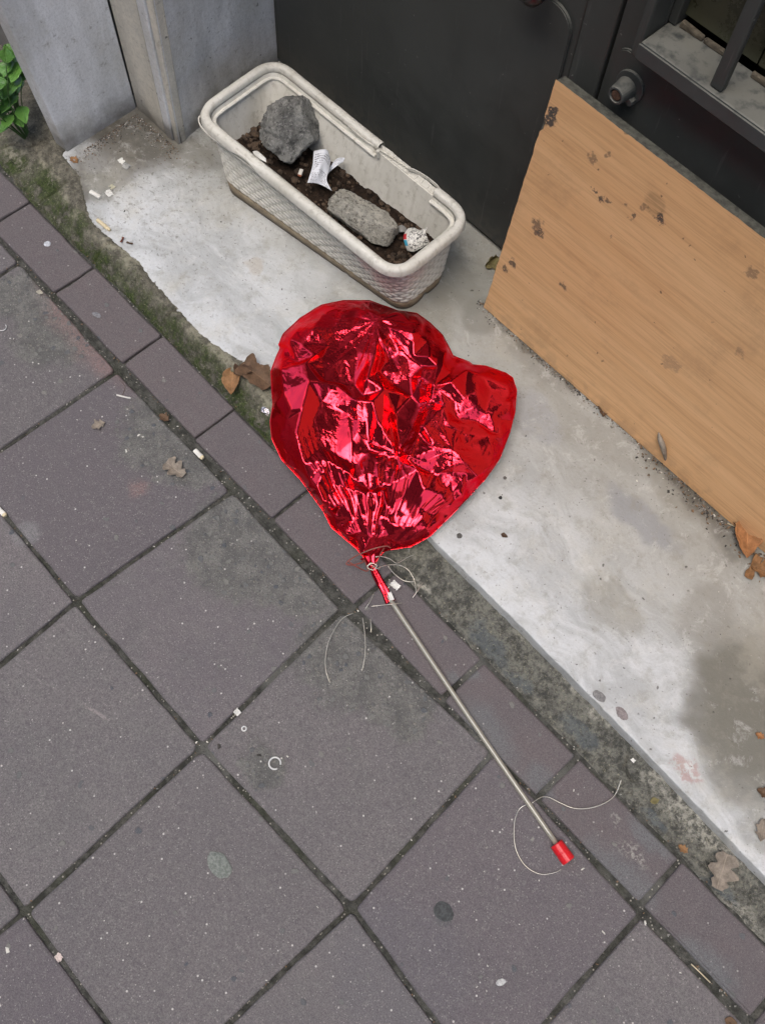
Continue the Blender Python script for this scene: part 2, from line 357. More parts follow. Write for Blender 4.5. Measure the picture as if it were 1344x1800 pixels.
def jamb_material(name, warm):
    t = Mt(name, .5, spec=.4)
    st = t.mapv((10, 10, 1.6)); n = t.noise(1.4, 6, v=st, rough=.6); m = t.noise(9, 6, rough=.65); f = t.noise(200, 5, rough=.8)
    a, b = ((.70, .66, .57), (.54, .51, .44)) if warm else ((.78, .785, .80), (.58, .585, .59))
    col = t.mix(t.ramp(n, .35, .65), a, b); col = t.mix(t.mul(t.ramp(m, .45, .65), .55), col, (.50, .49, .45))
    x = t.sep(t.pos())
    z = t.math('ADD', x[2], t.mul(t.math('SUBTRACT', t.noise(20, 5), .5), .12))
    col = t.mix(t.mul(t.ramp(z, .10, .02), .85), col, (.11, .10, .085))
    v = t.vor(60, v=t.warp(.02, 60)); r = t.sep(v[1]); k = t.mul(t.ramp(v[0], .10, .2, 1., 0.), t.ramp(r[0], .86, .9)); col = t.mix(t.mul(k, .7), col, (.06, .055, .05))
    col = t.mix(t.mul(t.ramp(t.noise(60, 6, rough=.75), .57, .68), .5), col, (.16, .15, .13))
    col = t.mix(t.ramp(f, .4, .75, 0., .3), col, (.12, .12, .115))
    return t.out(col, t.bump(t.math('ADD', t.noise(50, 5), t.mul(f, .5)), .0014, .8))

def steel_material(name, col=(.044, .047, .0445), dust=.3, rough=.55):
    t = Mt(name, rough, spec=.3)
    n = t.noise(7, 6, rough=.7); m = t.noise(60, 5); f = t.noise(500, 3)
    c = t.mix(t.ramp(n, .35, .7), col, tuple(q * 1.35 for q in col))
    dn = t.sep(t.n('NewGeometry').outputs['Normal'])
    c = t.mix(t.mul(t.ramp(dn[2], .3, .9), t.ramp(m, .2, .6), dust * 2.4), c, (.20, .20, .175))
    c = t.mix(t.mul(t.ramp(t.noise(4, 5), .4, .7), dust), c, (.06, .061, .056))
    v = t.vor(75, v=t.warp(.02, 50)); r = t.sep(v[1]); k = t.mul(t.ramp(v[0], .05, .12, 1., 0.), t.ramp(r[0], .80, .83)); c = t.mix(t.mul(k, .6), c, (.22, .22, .20))
    sc_ = t.noise(1., 4, v=t.mapv((120, 120, 6), (.1, .05, 0)), rough=.7); c = t.mix(t.mul(t.ramp(sc_, .62, .70), .45), c, (.10, .10, .095))
    c = t.mix(t.mul(t.ramp(t.sep(t.pos())[2], .14, .04), t.ramp(m, .4, .6), .5), c, (.09, .085, .07))
    return t.out(c, t.bump(t.math('ADD', t.mul(t.noise(35, 4), 1.5), t.mul(f, .25)), .0008, .6), t.ramp(n, .3, .7, rough - .08, rough + .14))

def board_material():
    t = Mt('wood_veneer', .5, spec=.35)
    st = t.mapv((3.2, 60, 60)); g = t.noise(1.6, 6, v=st, rough=.65, dist=.35)
    st2 = t.mapv((8, 260, 260)); g2 = t.noise(1.5, 4, v=st2, rough=.6)
    st3 = t.mapv((1.2, 14, 14)); g3 = t.noise(1.5, 4, v=st3)
    col = t.mix(t.ramp(g3, .3, .7), (.71, .435, .225), (.65, .38, .185))
    col = t.mix(t.mul(t.ramp(g, .42, .62), .36), col, (.50, .285, .135))
    col = t.mix(t.mul(t.ramp(g2, .45, .7), .34), col, (.40, .22, .10))
    wv = t.warp(.030, 75)
    bb = P(850, 540, .033); tt_ = PV(977, 139, .612); nn_ = np.array([0, tt_[2] - bb[2], -(.612 - bb[1])])
    def q(x, y):
        d = ray(x, y); return CAM + d * (((bb - CAM) @ nn_) / (d @ nn_))
    col = t.mix(t.mul(t.ramp(t.noise(9, 6, rough=.7), .52, .75), .30), col, (.25, .155, .085))
    for (x, y, r, k) in ((1160, 383, .009, .95), (1055, 350, .006, .9), (1045, 335, .004, .9), (1068, 352, .005, .8), (943, 395, .011, .7), (948, 410, .009, .8), (900, 462, .008, .85), (888, 470, .006, .8), (967, 208, .012, .95), (972, 200, .007, .9),
                         (1040, 280, .010, .55), (1066, 276, .008, .6), (1098, 228, .006, .5), (1112, 232, .006, .6), (988, 502, .007, .8), (1110, 380, .005, .8), (1098, 362, .005, .7), (1150, 265, .004, .7), (1270, 350, .006, .5), (1300, 620, .012, .35), (1320, 480, .010, .5), (1180, 640, .02, .3), (1070, 415, .003, .8), (1134, 365, .008, .5)):
        p = q(x, y); r = r * (1. if k > .65 else .7); t2 = t.blob(p, r * .75, r * 1.2, wv); t2 = t.mul(t2, t.ramp(t.noise(260, 4, rough=.7), .36, .46)); col = t.mix(t.mul(t2, k), col, (.055, .052, .05))
    dl = t.blob(q(1150, 358), .012, .020, t.warp(.015, 40), 1., 1.); col = t.mix(t.mul(dl, .42, t.ramp(g2, .3, .6)), col, (.19, .125, .06))
    v = t.vor(70, v=t.warp(.02, 60)); r = t.sep(v[1]); k = t.mul(t.ramp(v[0], .06, .16, 1., 0.), t.ramp(r[0], .86, .9)); col = t.mix(t.mul(k, .8), col, (.08, .055, .035))
    col = t.mix(t.mul(t.ramp(t.sep(t.pos())[2], .075, .03), t.ramp(t.noise(40, 5), .45, .62), .3), col, (.16, .12, .085))
    return t.out(col, t.bump(g2, .0004, .5))

def plastic_material(woven=False):
    t = Mt('woven_plastic' if woven else 'aged_plastic', .45, spec=.45)
    n = t.noise(12, 6, rough=.7); m = t.noise(70, 6, rough=.75)
    col = t.mix(t.ramp(n, .35, .65), (.68, .665, .60), (.60, .585, .52))
    col = t.mix(t.mul(t.ramp(m, .54, .66), .45), col, (.30, .28, .23)); col = t.mix(t.mul(t.ramp(t.noise(9, 6, rough=.7), .5, .68), .3), col, (.44, .42, .35))
    st = t.mapv((90, 90, 12)); col = t.mix(t.mul(t.ramp(t.noise(1.2, 5, v=st), .5, .72), .3), col, (.30, .27, .2))
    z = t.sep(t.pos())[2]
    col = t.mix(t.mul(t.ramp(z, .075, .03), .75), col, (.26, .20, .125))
    wv = t.warp(.06, 18); b = t.mx(t.blob((.235, .42, .13), .02, .06, wv), t.blob((.18, .40, .135), .01, .035, wv))
    col = t.mix(t.mul(b, .42, t.ramp(z, .172, .16)), col, (.55, .20, .20))
    if woven:
        at = t.n('Attribute', attribute_name='groove').outputs['Fac']; col = t.mix(t.mul(t.ramp(at, .3, .9), .42), col, (.26, .24, .19))
    return t.out(col, t.bump(t.noise(160, 5), .0005), t.ramp(m, .3, .7, .38, .6))

def foil_material():
    t = Mt('red_foil', .12, .95)
    p = t.mapv((1, 1, 1))
    wv = t.warp(.02, 40)
    v1 = t.vor(70, v=wv, feat='DISTANCE_TO_EDGE')[0]; v2 = t.vor(190, v=wv, feat='DISTANCE_TO_EDGE')[0]
    st = t.mapv((40, 130, 60), (0, 0, .9), wv); s1 = t.noise(1.3, 4, v=st, rough=.6)
    area = t.ramp(t.noise(9, 3), .42, .58)
    h = t.math('ADD', t.mul(t.ramp(v1, 0, .3), .6), t.mul(t.ramp(v2, 0, .3), .28, area)); h = t.math('ADD', h, t.mul(s1, 1.1)); h = t.math('ADD', h, t.mul(t.noise(160, 3), .5, area))
    t.b.inputs['Specular Tint'].default_value = (1, .25, .3, 1)
    h = t.mul(h, t.ramp(t.noise(14, 3), .42, .60, .10, 1.)); return t.out((.90, .032, .056), t.bump(h, .0012, .5))

M = {}
M['slab'] = slab_material(); M['brick'] = brick_material(); M['bed'] = bed_material(); M['cement'] = cement_material()
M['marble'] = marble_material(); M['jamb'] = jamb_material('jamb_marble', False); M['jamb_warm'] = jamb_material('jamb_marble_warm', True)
M['steel'] = steel_material('painted_steel'); M['steel_light'] = steel_material('dusty_painted_steel', (.045, .05, .05), .5, .5)
M['board'] = board_material(); M['plastic'] = plastic_material(); M['woven'] = plastic_material(True); M['foil'] = foil_material()
M['board_edge'] = simple('chipboard_edge', (.10, .10, .082), .9, var=.35, sc=120, bump=.002)
M['rust'] = simple('rust', (.07, .035, .02), .9, var=.4, sc=200, bump=.001)
M['soil'] = simple('soil', (.022, .014, .009), .95, var=.6, sc=90, bump=.004, spec=.2)
M['rock'] = None

# ================================================================== SETTING
BL, BO, BW = .661 * .3, -.673 * .3, .0865      # brick length, offset, width
rng = random.Random(7)
def slab_piece(name, c, ztop, depth, mat, parent, rad=.006, bev=.0035, tilt=(0, 0), chip=.0011, seed=0):
    r = random.Random(seed); per = []
    c = [np.array(q[:2], float) for q in c]
    for i in range(4):
        p, a, b = c[i], c[i - 1], c[(i + 1) % 4]
        da = (a - p) / np.linalg.norm(a - p); db = (b - p) / np.linalg.norm(b - p); rr = rad * r.uniform(.6, 1.6)
        for k in range(4):
            t = k / 3; per.append(p + da * rr * (1 - t)**2 + db * rr * t**2)
        L = np.linalg.norm(b - p); n = int(L / .022)
        for k in range(1, n): per.append(p + (b - p) * (rr / L + (1 - 2 * rr / L) * k / n))
    cen = sum(c) / 4; n = len(per); V = []
    def ring(ins, z, ch):
        for i, p in enumerate(per):
            e = per[(i + 1) % n] - per[i - 1]; nn = np.array([-e[1], e[0]]); nn /= np.linalg.norm(nn)
            if nn @ (cen - p) < 0: nn = -nn
            q = p + nn * (ins + ch * (vn(i * .7, seed * 3.1, 5) - .3) * 2)
            V.append((q[0], q[1], z + tilt[0] * (q[0] - cen[0]) + tilt[1] * (q[1] - cen[1])))
    ring(-.0005, ztop - depth, 0); ring(0, ztop - bev, chip); ring(bev * .35, ztop - bev * .35, chip); ring(bev, ztop, chip * 1.5)
    F = []
    for k in range(3):
        for i in range(n): F.append((k * n + i, k * n + (i + 1) % n, (k + 1) * n + (i + 1) % n, (k + 1) * n + i))
    F.append([3 * n + i for i in range(n)])
    # make outward
    a = np.array(per); area = sum(a[i - 1][0] * a[i][1] - a[i][0] * a[i - 1][1] for i in range(n))
    if area < 0: F = [f[::-1] for f in F]
    return mk(name, V, F, mat, parent, loc=(cen[0], cen[1], ztop))

# the wide ground beyond the pieces
g = mk('street_ground', [(-25, -25, -.05), (25, -25, -.05), (25, .62, -.05), (-25, .62, -.05)], [(0, 1, 2, 3)],
       simple('asphalt', (.055, .055, .056), .9, var=.3, sc=120, bump=.003), kind='structure')
# pavement: bedding with the slabs and kerb bricks as its pieces
U0, U1, V0 = -1.15, 1.95, -1.7
def bed_fn(S, T):
    X = U0 + (U1 - U0) * S; Y = V0 + (.10 - V0) * T
    Z = -.0052 + .0035 * fbm(X * 55, Y * 55, 3) + .003 * fbm(X * 9, Y * 9, 8)
    up = sum(np.exp(-((X - P(*q)[0])**2 + (Y - P(*q)[1])**2) / r**2) for q, r in (((985, 1370), .05), ((1150, 1570), .035), ((560, 1210), .07), ((470, 1190), .05), ((860, 1320), .06), ((700, 1300), .05)))
    Z += .0028 * np.clip(up, 0, 1)
    return np.stack([X, Y, np.minimum(Z, -.0032)], -1)
V, F, _ = grid(bed_fn, 390, 230)
pave = mk('pavement', V, F, M['bed'], smooth=True, kind='structure', loc=(0, 0, 0))
jx = {}
for (i, j), q in {(0, 0): (207, 650), (1, 0): (410, 862), (2, 0): (602, 1070), (3, 0): (868, 1322), (4, 0): (1127, 1606), (0, -1): (-55, 828), (1, -1): (133, 1056), (2, -1): (355, 1312), (3, -1): (617, 1597), (2, -2): (42, 1604)}.items():
    jx[(i, j)] = P(*q)[:2]
def corner(i, j):
    if (i, j) in jx: return jx[(i, j)]
    return np.array([.3 * i + .004 * math.sin(i * 3 + j), .3 * 1.04 * j - .004 + .003 * math.cos(i * 2 - j)])
G = .0029
k = 0
for i in range(-4, 7):
    for j in range(-5, 0):
        c = [corner(i, j), corner(i + 1, j), corner(i + 1, j + 1), corner(i, j + 1)]
        cen = sum(c) / 4; ins = []
        for q in c: ins.append(q + np.sign(cen - q) * (G + rng.uniform(-.0008, .0012)))
        if j == -1: ins[2][1] = min(ins[2][1], -.0035); ins[3][1] = min(ins[3][1], -.0035)
        k += 1
        slab_piece('paving_slab', ins, rng.uniform(-.0015, .0005), .03, M['slab'], pave, tilt=(rng.uniform(-.004, .004), rng.uniform(-.004, .004)), seed=k, rad=.008)
for b in range(-5, 11):
    u0 = BO + b * BL; u1 = u0 + BL
    gp = .0022 if b < 4 else .004
    dy = .0015 * math.sin(b * 2.1)
    slab_piece('kerb_brick', [(u0 + gp, .001 + dy), (u1 - gp, .001 + dy * .5), (u1 - gp + .001, BW + dy), (u0 + gp, BW + dy)], .001 + rng.uniform(-.001, .001) + (.001 if b < 4 else -.0015), .03, M['brick'], pave,
               tilt=(rng.uniform(-.006, .006), rng.uniform(-.01, .01)), seed=100 + b, rad=.004, bev=.003)

# cement skirt between the kerb bricks and the marble
EDGE = [(-1.2, .268), (-.468, .268), (-.462, .205), (-.432, .200), (-.426, .185)]
for q in ((138, 310), (150, 372), (160, 392), (185, 415), (215, 440), (240, 462), (262, 490), (300, 535), (350, 590), (400, 625), (432, 642)): EDGE.append(tuple(P(*q, .031)[:2]))
EDGE += [(.30, .150), (.5, .155), (.602, .157), (.8, .158), (1.013, .155), (1.278, .147), (2.2, .142)]
ex = np.array([e[0] for e in EDGE]); ey = np.array([e[1] for e in EDGE])
def edge_v(u): return np.interp(u, ex, ey)
cracks = [[P(*q)[:2] for q in c] for c in (((67, 360), (75, 354), (98, 352), (118, 345), (130, 340)), ((165, 463), (175, 456), (190, 452), (222, 442)), ((285, 578), (300, 568), (330, 560), (345, 552)),
          ((0, 262), (30, 262), (60, 268), (95, 262)), ((1100, 1330), (1095, 1350), (1110, 1375)), ((1150, 1330), (1165, 1340), (1195, 1345)), ((845, 1010), (860, 1025), (872, 1030), (880, 1050)))]
def cem_fn(S, T):
    X = U0 + (U1 - U0) * S; E = edge_v(X) + .0022 * fbm(X * 45, X * 3, 77) + .002 * fbm(X * 150, X, 5)
    E = np.where(X < .3, E + .0015 * np.abs(fbm(X * 90, X * 2, 9)), E)
    Yl = BW + .0022; Y = Yl + (np.maximum(E, .12) + .004 - Yl) * T
    left = 1 - sstep(.28, .75, X)
    hi = .001 + left * .0315 * sstep(0, .82, T) + (1 - left) * .010 * T + .004 * left * np.sin(np.pi * T) - .007 * (1 - sstep(0, .12, T))
    Z = hi + (.0032 * fbm(X * 30, Y * 30, 21, 5) + .0014 * fbm(X * 140, Y * 140, 4, 3)) * sstep(0, .1, T)
    for c in cracks:
        d = seg_dist(X + .003 * fbm(X * 90, Y * 90, 2), Y + .003 * fbm(X * 90, Y * 90, 12), c); Z -= .007 * (1 - sstep(0, .0028, d))
    Z = np.where(T > .96, np.minimum(Z, .0305 + .002 * fbm(X * 200, Y * 200, 6)), Z)
    return np.stack([X, Y, Z], -1)
V, F, _ = grid(cem_fn, 1500, 46)
mk('cement_strip', V, F, M['cement'], smooth=True, kind='structure', loc=(0, 0, 0))

# marble threshold: top sheet, worn edge, side
def mar_fn(S, T):
    X = -.46 + 2.5 * S; E = edge_v(X) + .0012 * fbm(X * 60, X, 31)
    right = sstep(.2, .6, X)
    t = T
    Y = E + (.66 - E) * np.clip((t - .06) / .94, 0, 1)
    side = np.clip(1 - t / .06, 0, 1)
    chip = .004 + .003 * np.abs(fbm(X * 45, X * 2, 3))
    Z = .031 - .034 * side**2 * 1.0
    Y = Y - .0018 * side + chip * .5 * (1 - side) * np.exp(-((Y - E) / .004)**2)
    Z = Z - .0016 * np.exp(-((Y - E) / .004)**2) * (side < .01) + .0006 * fbm(X * 6, Y * 6, 2)
    return np.stack([X, Y, Z], -1)
V, F, _ = grid(mar_fn, 700, 140)
mk('marble_floor', V, F, M['marble'], smooth=True, kind='structure', loc=(0, 0, 0))

# ------------------------------------------------------------------ left marble jamb
def wallpanel(name, bl, br, tl, tr, th, mat, parent, top=2.3, bev=.002, **kw):
    """upright slab between two bottom points; leaning as seen up to z .4, plumb above; th = thickness vector"""
    bl, br, tl, tr, th = map(lambda q: np.array(q, float), (bl, br, tl, tr, th))
    rows = []
    for (l, r) in ((bl, br), (tl, tr), (np.array([tl[0], tl[1], top]), np.array([tr[0], tr[1], top]))): rows.append((l, r))
    V = []
    for l, r in rows: V += [l, r, r + th, l + th]
    F = [(0, 3, 2, 1)] + [(k * 4 + i, k * 4 + (i + 1) % 4, k * 4 + 4 + (i + 1) % 4, k * 4 + 4 + i) for k in range(2) for i in range(4)] + [(8, 9, 10, 11)]
    bm = bmesh.new(); vs = [bm.verts.new(q) for q in V]
    for f in F: bm.faces.new([vs[i] for i in f])
    bmesh.ops.recalc_face_normals(bm, faces=bm.faces[:])
    if bev: bmesh.ops.bevel(bm, geom=[e for e in bm.edges if e.calc_face_angle(0) > .5], offset=bev, segments=2, affect='EDGES', profile=.6)
    V, F = bm_vf(bm); return mk(name, V, F, mat, parent, **kw)
ZB = .022
jb = thing('marble_jamb', 'grey marble clad door jamb in stepped slabs at the left of the doorway', 'door jamb', (-.42, .3, .03))
A0, A1 = (-.425, .199, ZB), (-.4285, .3625, ZB); A0t, A1t = (-.425, .172, .42), (-.4245, .3565, .42)
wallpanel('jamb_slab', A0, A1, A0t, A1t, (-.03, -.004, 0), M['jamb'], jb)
# facing strip towards the street, its arris broken
sv = []
for iz, z in enumerate(np.linspace(ZB - .01, 2.3, 140)):
    lean = -.023 * min((z - .03) / .33, 1.2); v = .199 + lean
    c1 = .004 + .012 * abs(float(fbm(z * 14, .3, 5))) + .003 * float(fbm(z * 60, .2, 9)); c0 = .002 * float(fbm(z * 40, 8., 2))
    sv += [(-.426, v + .012, z), (-.4265 - c1 * .3, v + .006 + c1 * .2, z), (-.431 - c1, v - .002, z), (-.458 + c0, v - .003, z), (-.461 + c0, v + .001, z), (-.461, v + .08, z)]
mk('facing_strip', sv, grid_faces(140, 6), M['jamb'], jb)
B0, B1 = (-.4285, .3645, ZB), (-.337, .3645, ZB)
wallpanel('jamb_slab', B0, (-.3395, .3635, ZB), (-.4245, .3605, .42), (-.3305, .3595, .42), (0, .02, 0), M['jamb_warm'], jb)
wallpanel('edge_strip', (-.338, .3632, ZB), (-.3175, .3632, ZB), (-.329, .3590, .42), (-.303, .3590, .42), (0, .02, 0), M['jamb'], jb)
wallpanel('edge_strip', (-.3135, .3655, ZB), (-.3035, .3655, ZB), (-.2985, .3610, .42), (-.2775, .3610, .42), (0, .02, 0), M['jamb_warm'], jb)
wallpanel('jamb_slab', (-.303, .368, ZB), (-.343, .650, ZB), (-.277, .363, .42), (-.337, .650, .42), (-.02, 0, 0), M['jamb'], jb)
mk('mortar_joint', [(-.325, .372, .02), (-.300, .372, .02), (-.285, .372, 2.3), (-.325, .372, 2.3)], [(0, 1, 2, 3)], simple('joint_mortar', (.05, .047, .04), .95, sc=100, bump=.002), jb)

# ------------------------------------------------------------------ facade left of the jamb and high up, doorway head, right jamb
plaster = simple('street_plaster', (.16, .155, .145), .9, var=.2, sc=14, bump=.002)
fac = thing('building_facade', 'grey plastered facade of the building around the doorway', 'building', (-1.5, .25, 0))
box('wall', (-7, .262, -.04), (-.463, .66, 2.3), plaster, fac, bev=0)
box('wall', (1.80, .20, -.04), (8, .66, 2.3), plaster, fac, bev=0)
box('wall', (-7, .24, 2.302), (8, .80, 8), plaster, fac, bev=0)
box('doorway_back', (-.463, .70, -.02), (1.80, .80, 2.3), simple('dark_room', (.02, .018, .015), .9, bump=0), fac, bev=0)
# unseen building across the street, distance and height set to hold back sky
ob = thing('unseen_opposite_building', 'unseen plain rendered building across the street, added to screen off sky', 'building', (0, -6.7, 0))
box('wall', (-12, -7.2, -.05), (12, -6.2, 11), simple('opposite_render', (.24, .225, .20), .9, var=.15, sc=3, bump=.003), ob, bev=0)
wm = simple('window_dark', (.03, .035, .04), .15, var=.2, sc=2, bump=0)
for iz in range(3):
    for ix in range(-4, 5): box('window', (ix * 2.4 - .5, -6.22, 1.2 + iz * 2.7), (ix * 2.4 + .5, -6.18, 2.7 + iz * 2.7), wm, ob, bev=.01)

# ------------------------------------------------------------------ metal door
DV = .645
door = thing('metal_door', 'dark grey painted steel double door with a welded rounded plate behind the planter', 'door', (.2, DV, .035))
box('door_leaf', (-.36, DV + .003, .040), (.3235, DV + .04, 2.28), M['steel'], door, bev=.002)
def rplate(name, u0, z0, u1, z1, rad, v0, v1, mat, parent, corners=(1, 1)):
    pts = [(u0, z0), (u1, z0)]
    if corners[1]: pts += [(u1 - rad + rad * math.cos(a), z1 - rad + rad * math.sin(a)) for a in np.linspace(0, math.pi / 2, 9)]
    else: pts.append((u1, z1))
    if corners[0]: pts += [(u0 + rad - rad * math.sin(a), z1 - rad + rad * math.cos(a)) for a in np.linspace(0, math.pi / 2, 9)]
    else: pts.append((u0, z1))
    bm = bmesh.new(); vs = [bm.verts.new((p[0], v1, p[1])) for p in pts]; f = bm.faces.new(vs)
    r = bmesh.ops.extrude_face_region(bm, geom=[f]); bmesh.ops.translate(bm, verts=[q for q in r['geom'] if isinstance(q, bmesh.types.BMVert)], vec=(0, v0 - v1, 0))
    bmesh.ops.recalc_face_normals(bm, faces=bm.faces[:])
    bmesh.ops.bevel(bm, geom=[e for e in bm.edges if abs(e.verts[0].co.y - v0) < 1e-6 and abs(e.verts[1].co.y - v0) < 1e-6], offset=.0015, segments=2, affect='EDGES')
    V, F = bm_vf(bm); return mk(name, V, F, mat, parent)
rplate('welded_plate', -.33, .045, .3135, .545, .035, DV - .003, DV + .0025, M['steel'], door, (0, 1))
box('closing_strip', (.3255, DV - .002, .040), (.3755, DV + .03, 2.28), M['steel'], door, bev=.003)
box('fixed_leaf', (.3785, DV + .002, .040), (.4395, DV + .04, 2.28), M['steel'], door, bev=.002)
box('fixed_leaf', (.4396, DV + .0024, .040), (1.80, DV + .04, .594), M['steel'], door, bev=.002)
rplate('lock_plate', .390, .045, 1.30, .553, .018, DV - .003, DV + .0015, M['steel'], door, (1, 0))
V, F = tube_vf([(.262, DV, .575), (.262, DV - .012, .575), (.262, DV - .03, .575), (.262, DV - .045, .575), (.262, DV - .05, .575)], [.010, .010, .022, .022, .012], 20)
mk('door_knob', V, F, simple('black_knob', (.01, .01, .01), .35, var=.2), door, smooth=True)
# lock barrel
lk = Vector(PV(1108, 150, DV - .003))
def lathe_v(c, prof, n, axis=Vector((0, -1, 0))):
    V = []; F = []; a = Vector((1, 0, 0)); b = Vector((0, 0, 1))
    for (d, r) in prof:
        for k in range(n):
            t = 2 * math.pi * k / n; V.append(tuple(Vector(c) + axis * d + a * r * math.cos(t) + b * r * math.sin(t)))
    for i in range(len(prof) - 1):
        for k in range(n): F.append((i * n + k, i * n + (k + 1) % n, (i + 1) * n + (k + 1) % n, (i + 1) * n + k))
    F.append([(len(prof) - 1) * n + k for k in range(n)])
    return V, F
V, F = lathe_v(lk, [(-.001, .0225), (.0025, .0225), (.0035, .0215), (.0035, .0205), (.0035, .014)], 28); wsh = mk('lock_washer', V, F, M['steel_light'], door)
lk2 = lk + Vector((-.003, 0, -.003))
V, F = lathe_v(lk2, [(.003, .0155), (.010, .0145), (.024, .0128), (.0265, .0118), (.0268, .0095), (.0240, .0085)], 28); mk('lock_barrel', V, F, M['steel_light'], wsh, smooth=False)
V, F = lathe_v(lk2, [(.0238, .0086), (.0262, .0070)], 7); mk('lock_core', V, F, M['rust'], wsh)
V, F = lathe_v(lk + Vector((.011, 0, -.014)), [(.0035, .0062), (.010, .0060), (.0115, .0045)], 10); mk('screw_head', V, F, M['steel_light'], wsh)
# window with sill, side flange, bar, dirty panes
SZ = .613
win = mk('window_sill', *box_vf((.4405, .599, SZ - .013), (1.5, DV + .02, SZ), .0028), M['steel_light'], door)
mk('sill_lip', *box_vf((.4405, .5955, SZ - .021), (1.5, .5985, SZ - .001), .001), M['steel_light'], win)
box('window_flange', (.4265, .606, SZ - .032), (.4395, DV + .002, 1.45), M['steel'], door, bev=.004)
box('window_frame', (.4400, DV + .004, SZ + .001), (.452, DV + .03, 1.45), M['steel'], door, bev=.002)
box('window_bar', (.541, .605, SZ + .0005), (.559, .617, 1.45), M['steel'], door, bev=.003)
box('window_bar', (.661, .605, SZ + .0005), (.679, .617, 1.45), M['steel'], door, bev=.003)
t = Mt('dirty_glass', .22, spec=.5); n = t.noise(20, 6, rough=.75); z = t.sep(t.pos())
c = t.mix(t.ramp(n, .4, .65), (.020, .020, .010), (.045, .042, .024)); c = t.mix(t.ramp(z[0], .56, .575), c, (.040, .026, .012))
c = t.mix(t.mul(t.ramp(t.math('ADD', z[2], t.mul(n, .03)), SZ + .05, SZ + .02), .6), c, (.10, .11, .07))
M['glass'] = t.out(c, t.bump(n, .0006), t.ramp(n, .4, .7, .15, .5))
box('window_pane', (.4525, DV + .018, SZ + .012), (.562, DV + .022, 1.44), M['glass'], door, bev=0)
box('window_pane', (.5645, DV + .018, SZ + .012), (.90, DV + .022, 1.44), M['glass'], door, bev=0)
for a, b in ((.455, .49), (.492, .536), (.565, .60), (.602, .64)):
    V, F = box_vf((a, DV + .008 + rng.uniform(0, .003), SZ + .0005), (b, DV + .015, SZ + .0065), .0015)
    V = [(x + .002 * float(fbm(x * 90, zz * 90, 3)), y + .003 * float(fbm(x * 60, zz * 50, 1)), zz + (.004 * float(fbm(x * 70, 3., 7)) if zz > SZ + .004 else 0)) for x, y, zz in V]
    mk('glazing_bead', V, F, simple('old_putty', (.13, .11, .08), .9, var=.4, sc=80, bump=.002), door)

# ------------------------------------------------------------------ leaning board
bd = thing('leaning_board', 'wood veneer board with paint marks leaning against the dark door', 'board', (.8, .54, .032))
b0 = P(850, 540, .033); TOPV = .612
tl = PV(977, 139, TOPV); slope = np.array([0, TOPV - b0[1], tl[2] - b0[2]])
L = 1.15; NX, NZ = 260, 60
zt2 = PV(1344, 390, TOPV)[2]
print('board', b0, tl, PV(1344, 390, TOPV), P(1344, 950, .033))
def bfront(S, T):
    x0 = b0[0] + (tl[0] - b0[0]) * T; X = x0 + L * S
    e = .0012 * fbm(X * 120, T * 0, 5) * (T > .99) + .0008 * fbm(T * 90, X * 0, 4) * 0
    Z = b0[2] + (tl[2] - b0[2]) * T + e; Y = b0[1] + (TOPV - b0[1]) * T
    X = X + np.where(S < .001, .0014 * fbm(T * 40, T * 0, 8) + .008 * np.exp(-((T - .84) / .014)**2), 0)
    return np.stack([X, Y, Z], -1)
V, F, _ = grid(bfront, NX, NZ)
fr = mk('veneer_face', V, F, M['board'], bd)
nrm = np.array([0, slope[2], -slope[1]]); nrm /= np.linalg.norm(nrm)       # into the wall
th = .018
core = [b0 + nrm * .0008, b0 + nrm * .0008 + [L, 0, 0], tl + nrm * .0008 + [L, 0, -.001], tl + nrm * .0008 + [0.001, 0, -.001]]
core2 = [q + nrm * th for q in core]
bm = bmesh.new(); vs = [bm.verts.new(q) for q in core + core2]
for f in ((0, 1, 2, 3), (7, 6, 5, 4), (0, 4, 5, 1), (1, 5, 6, 2), (2, 6, 7, 3), (3, 7, 4, 0)): bm.faces.new([vs[i] for i in f])
bmesh.ops.recalc_face_normals(bm, faces=bm.faces[:]); V, F = bm_vf(bm)
mk('chipboard_core', V, F, M['board_edge'], bd)

# ================================================================== PLANTER
pl = thing('flower_trough', 'cracked cream plastic flower trough with woven pattern holding soil and stones', 'planter', (.03, .46, .031))
ZR = .178
RC = [P(338, 198, ZR), P(697, 490, ZR), P(833, 381, ZR), P(482, 97, ZR)]      # rim corners FL FR BR BL (outer)
BC = [P(392, 330, .032), P(709, 553, .032), P(785, 487, .032), None]
BC[3] = BC[0] + (BC[2] - BC[1])
RC = [q[:2] for q in RC]; BC = [q[:2] for q in BC]
print('rim', RC, BC)
NP = 832
def rrect(c, rad, n=NP):
    """rounded quadrilateral as a closed path of n points, equally spaced, starting at the middle of the left end"""
    c = [np.array(q) for q in c]; out = []
    start = (c[3] + c[0]) / 2; out.append(start)
    for i in range(4):
        p, a, b = c[i], c[i - 1], c[(i + 1) % 4]
        da = (a - p) / np.linalg.norm(a - p); db = (b - p) / np.linalg.norm(b - p)
        for t in np.linspace(0, 1, 14): out.append(p + da * rad * (1 - t)**2.0 + db * rad * t**2.0)
    out.append(start); out = np.array(out)
    d = np.r_[0, np.cumsum(np.linalg.norm(np.diff(out, axis=0), axis=1))]
    s = np.linspace(0, d[-1], n, endpoint=False)
    return np.stack([np.interp(s, d, out[:, 0]), np.interp(s, d, out[:, 1])], -1), d[-1]
def normals(p):
    e = np.roll(p, -1, 0) - np.roll(p, 1, 0); n = np.stack([e[:, 1], -e[:, 0]], -1); n /= np.linalg.norm(n, axis=1)[:, None]
    return n                                  # outward for counter-clockwise path
rimp, Lr = rrect(RC, .050); basep, Lb = rrect(BC, .034)
rn = normals(rimp)
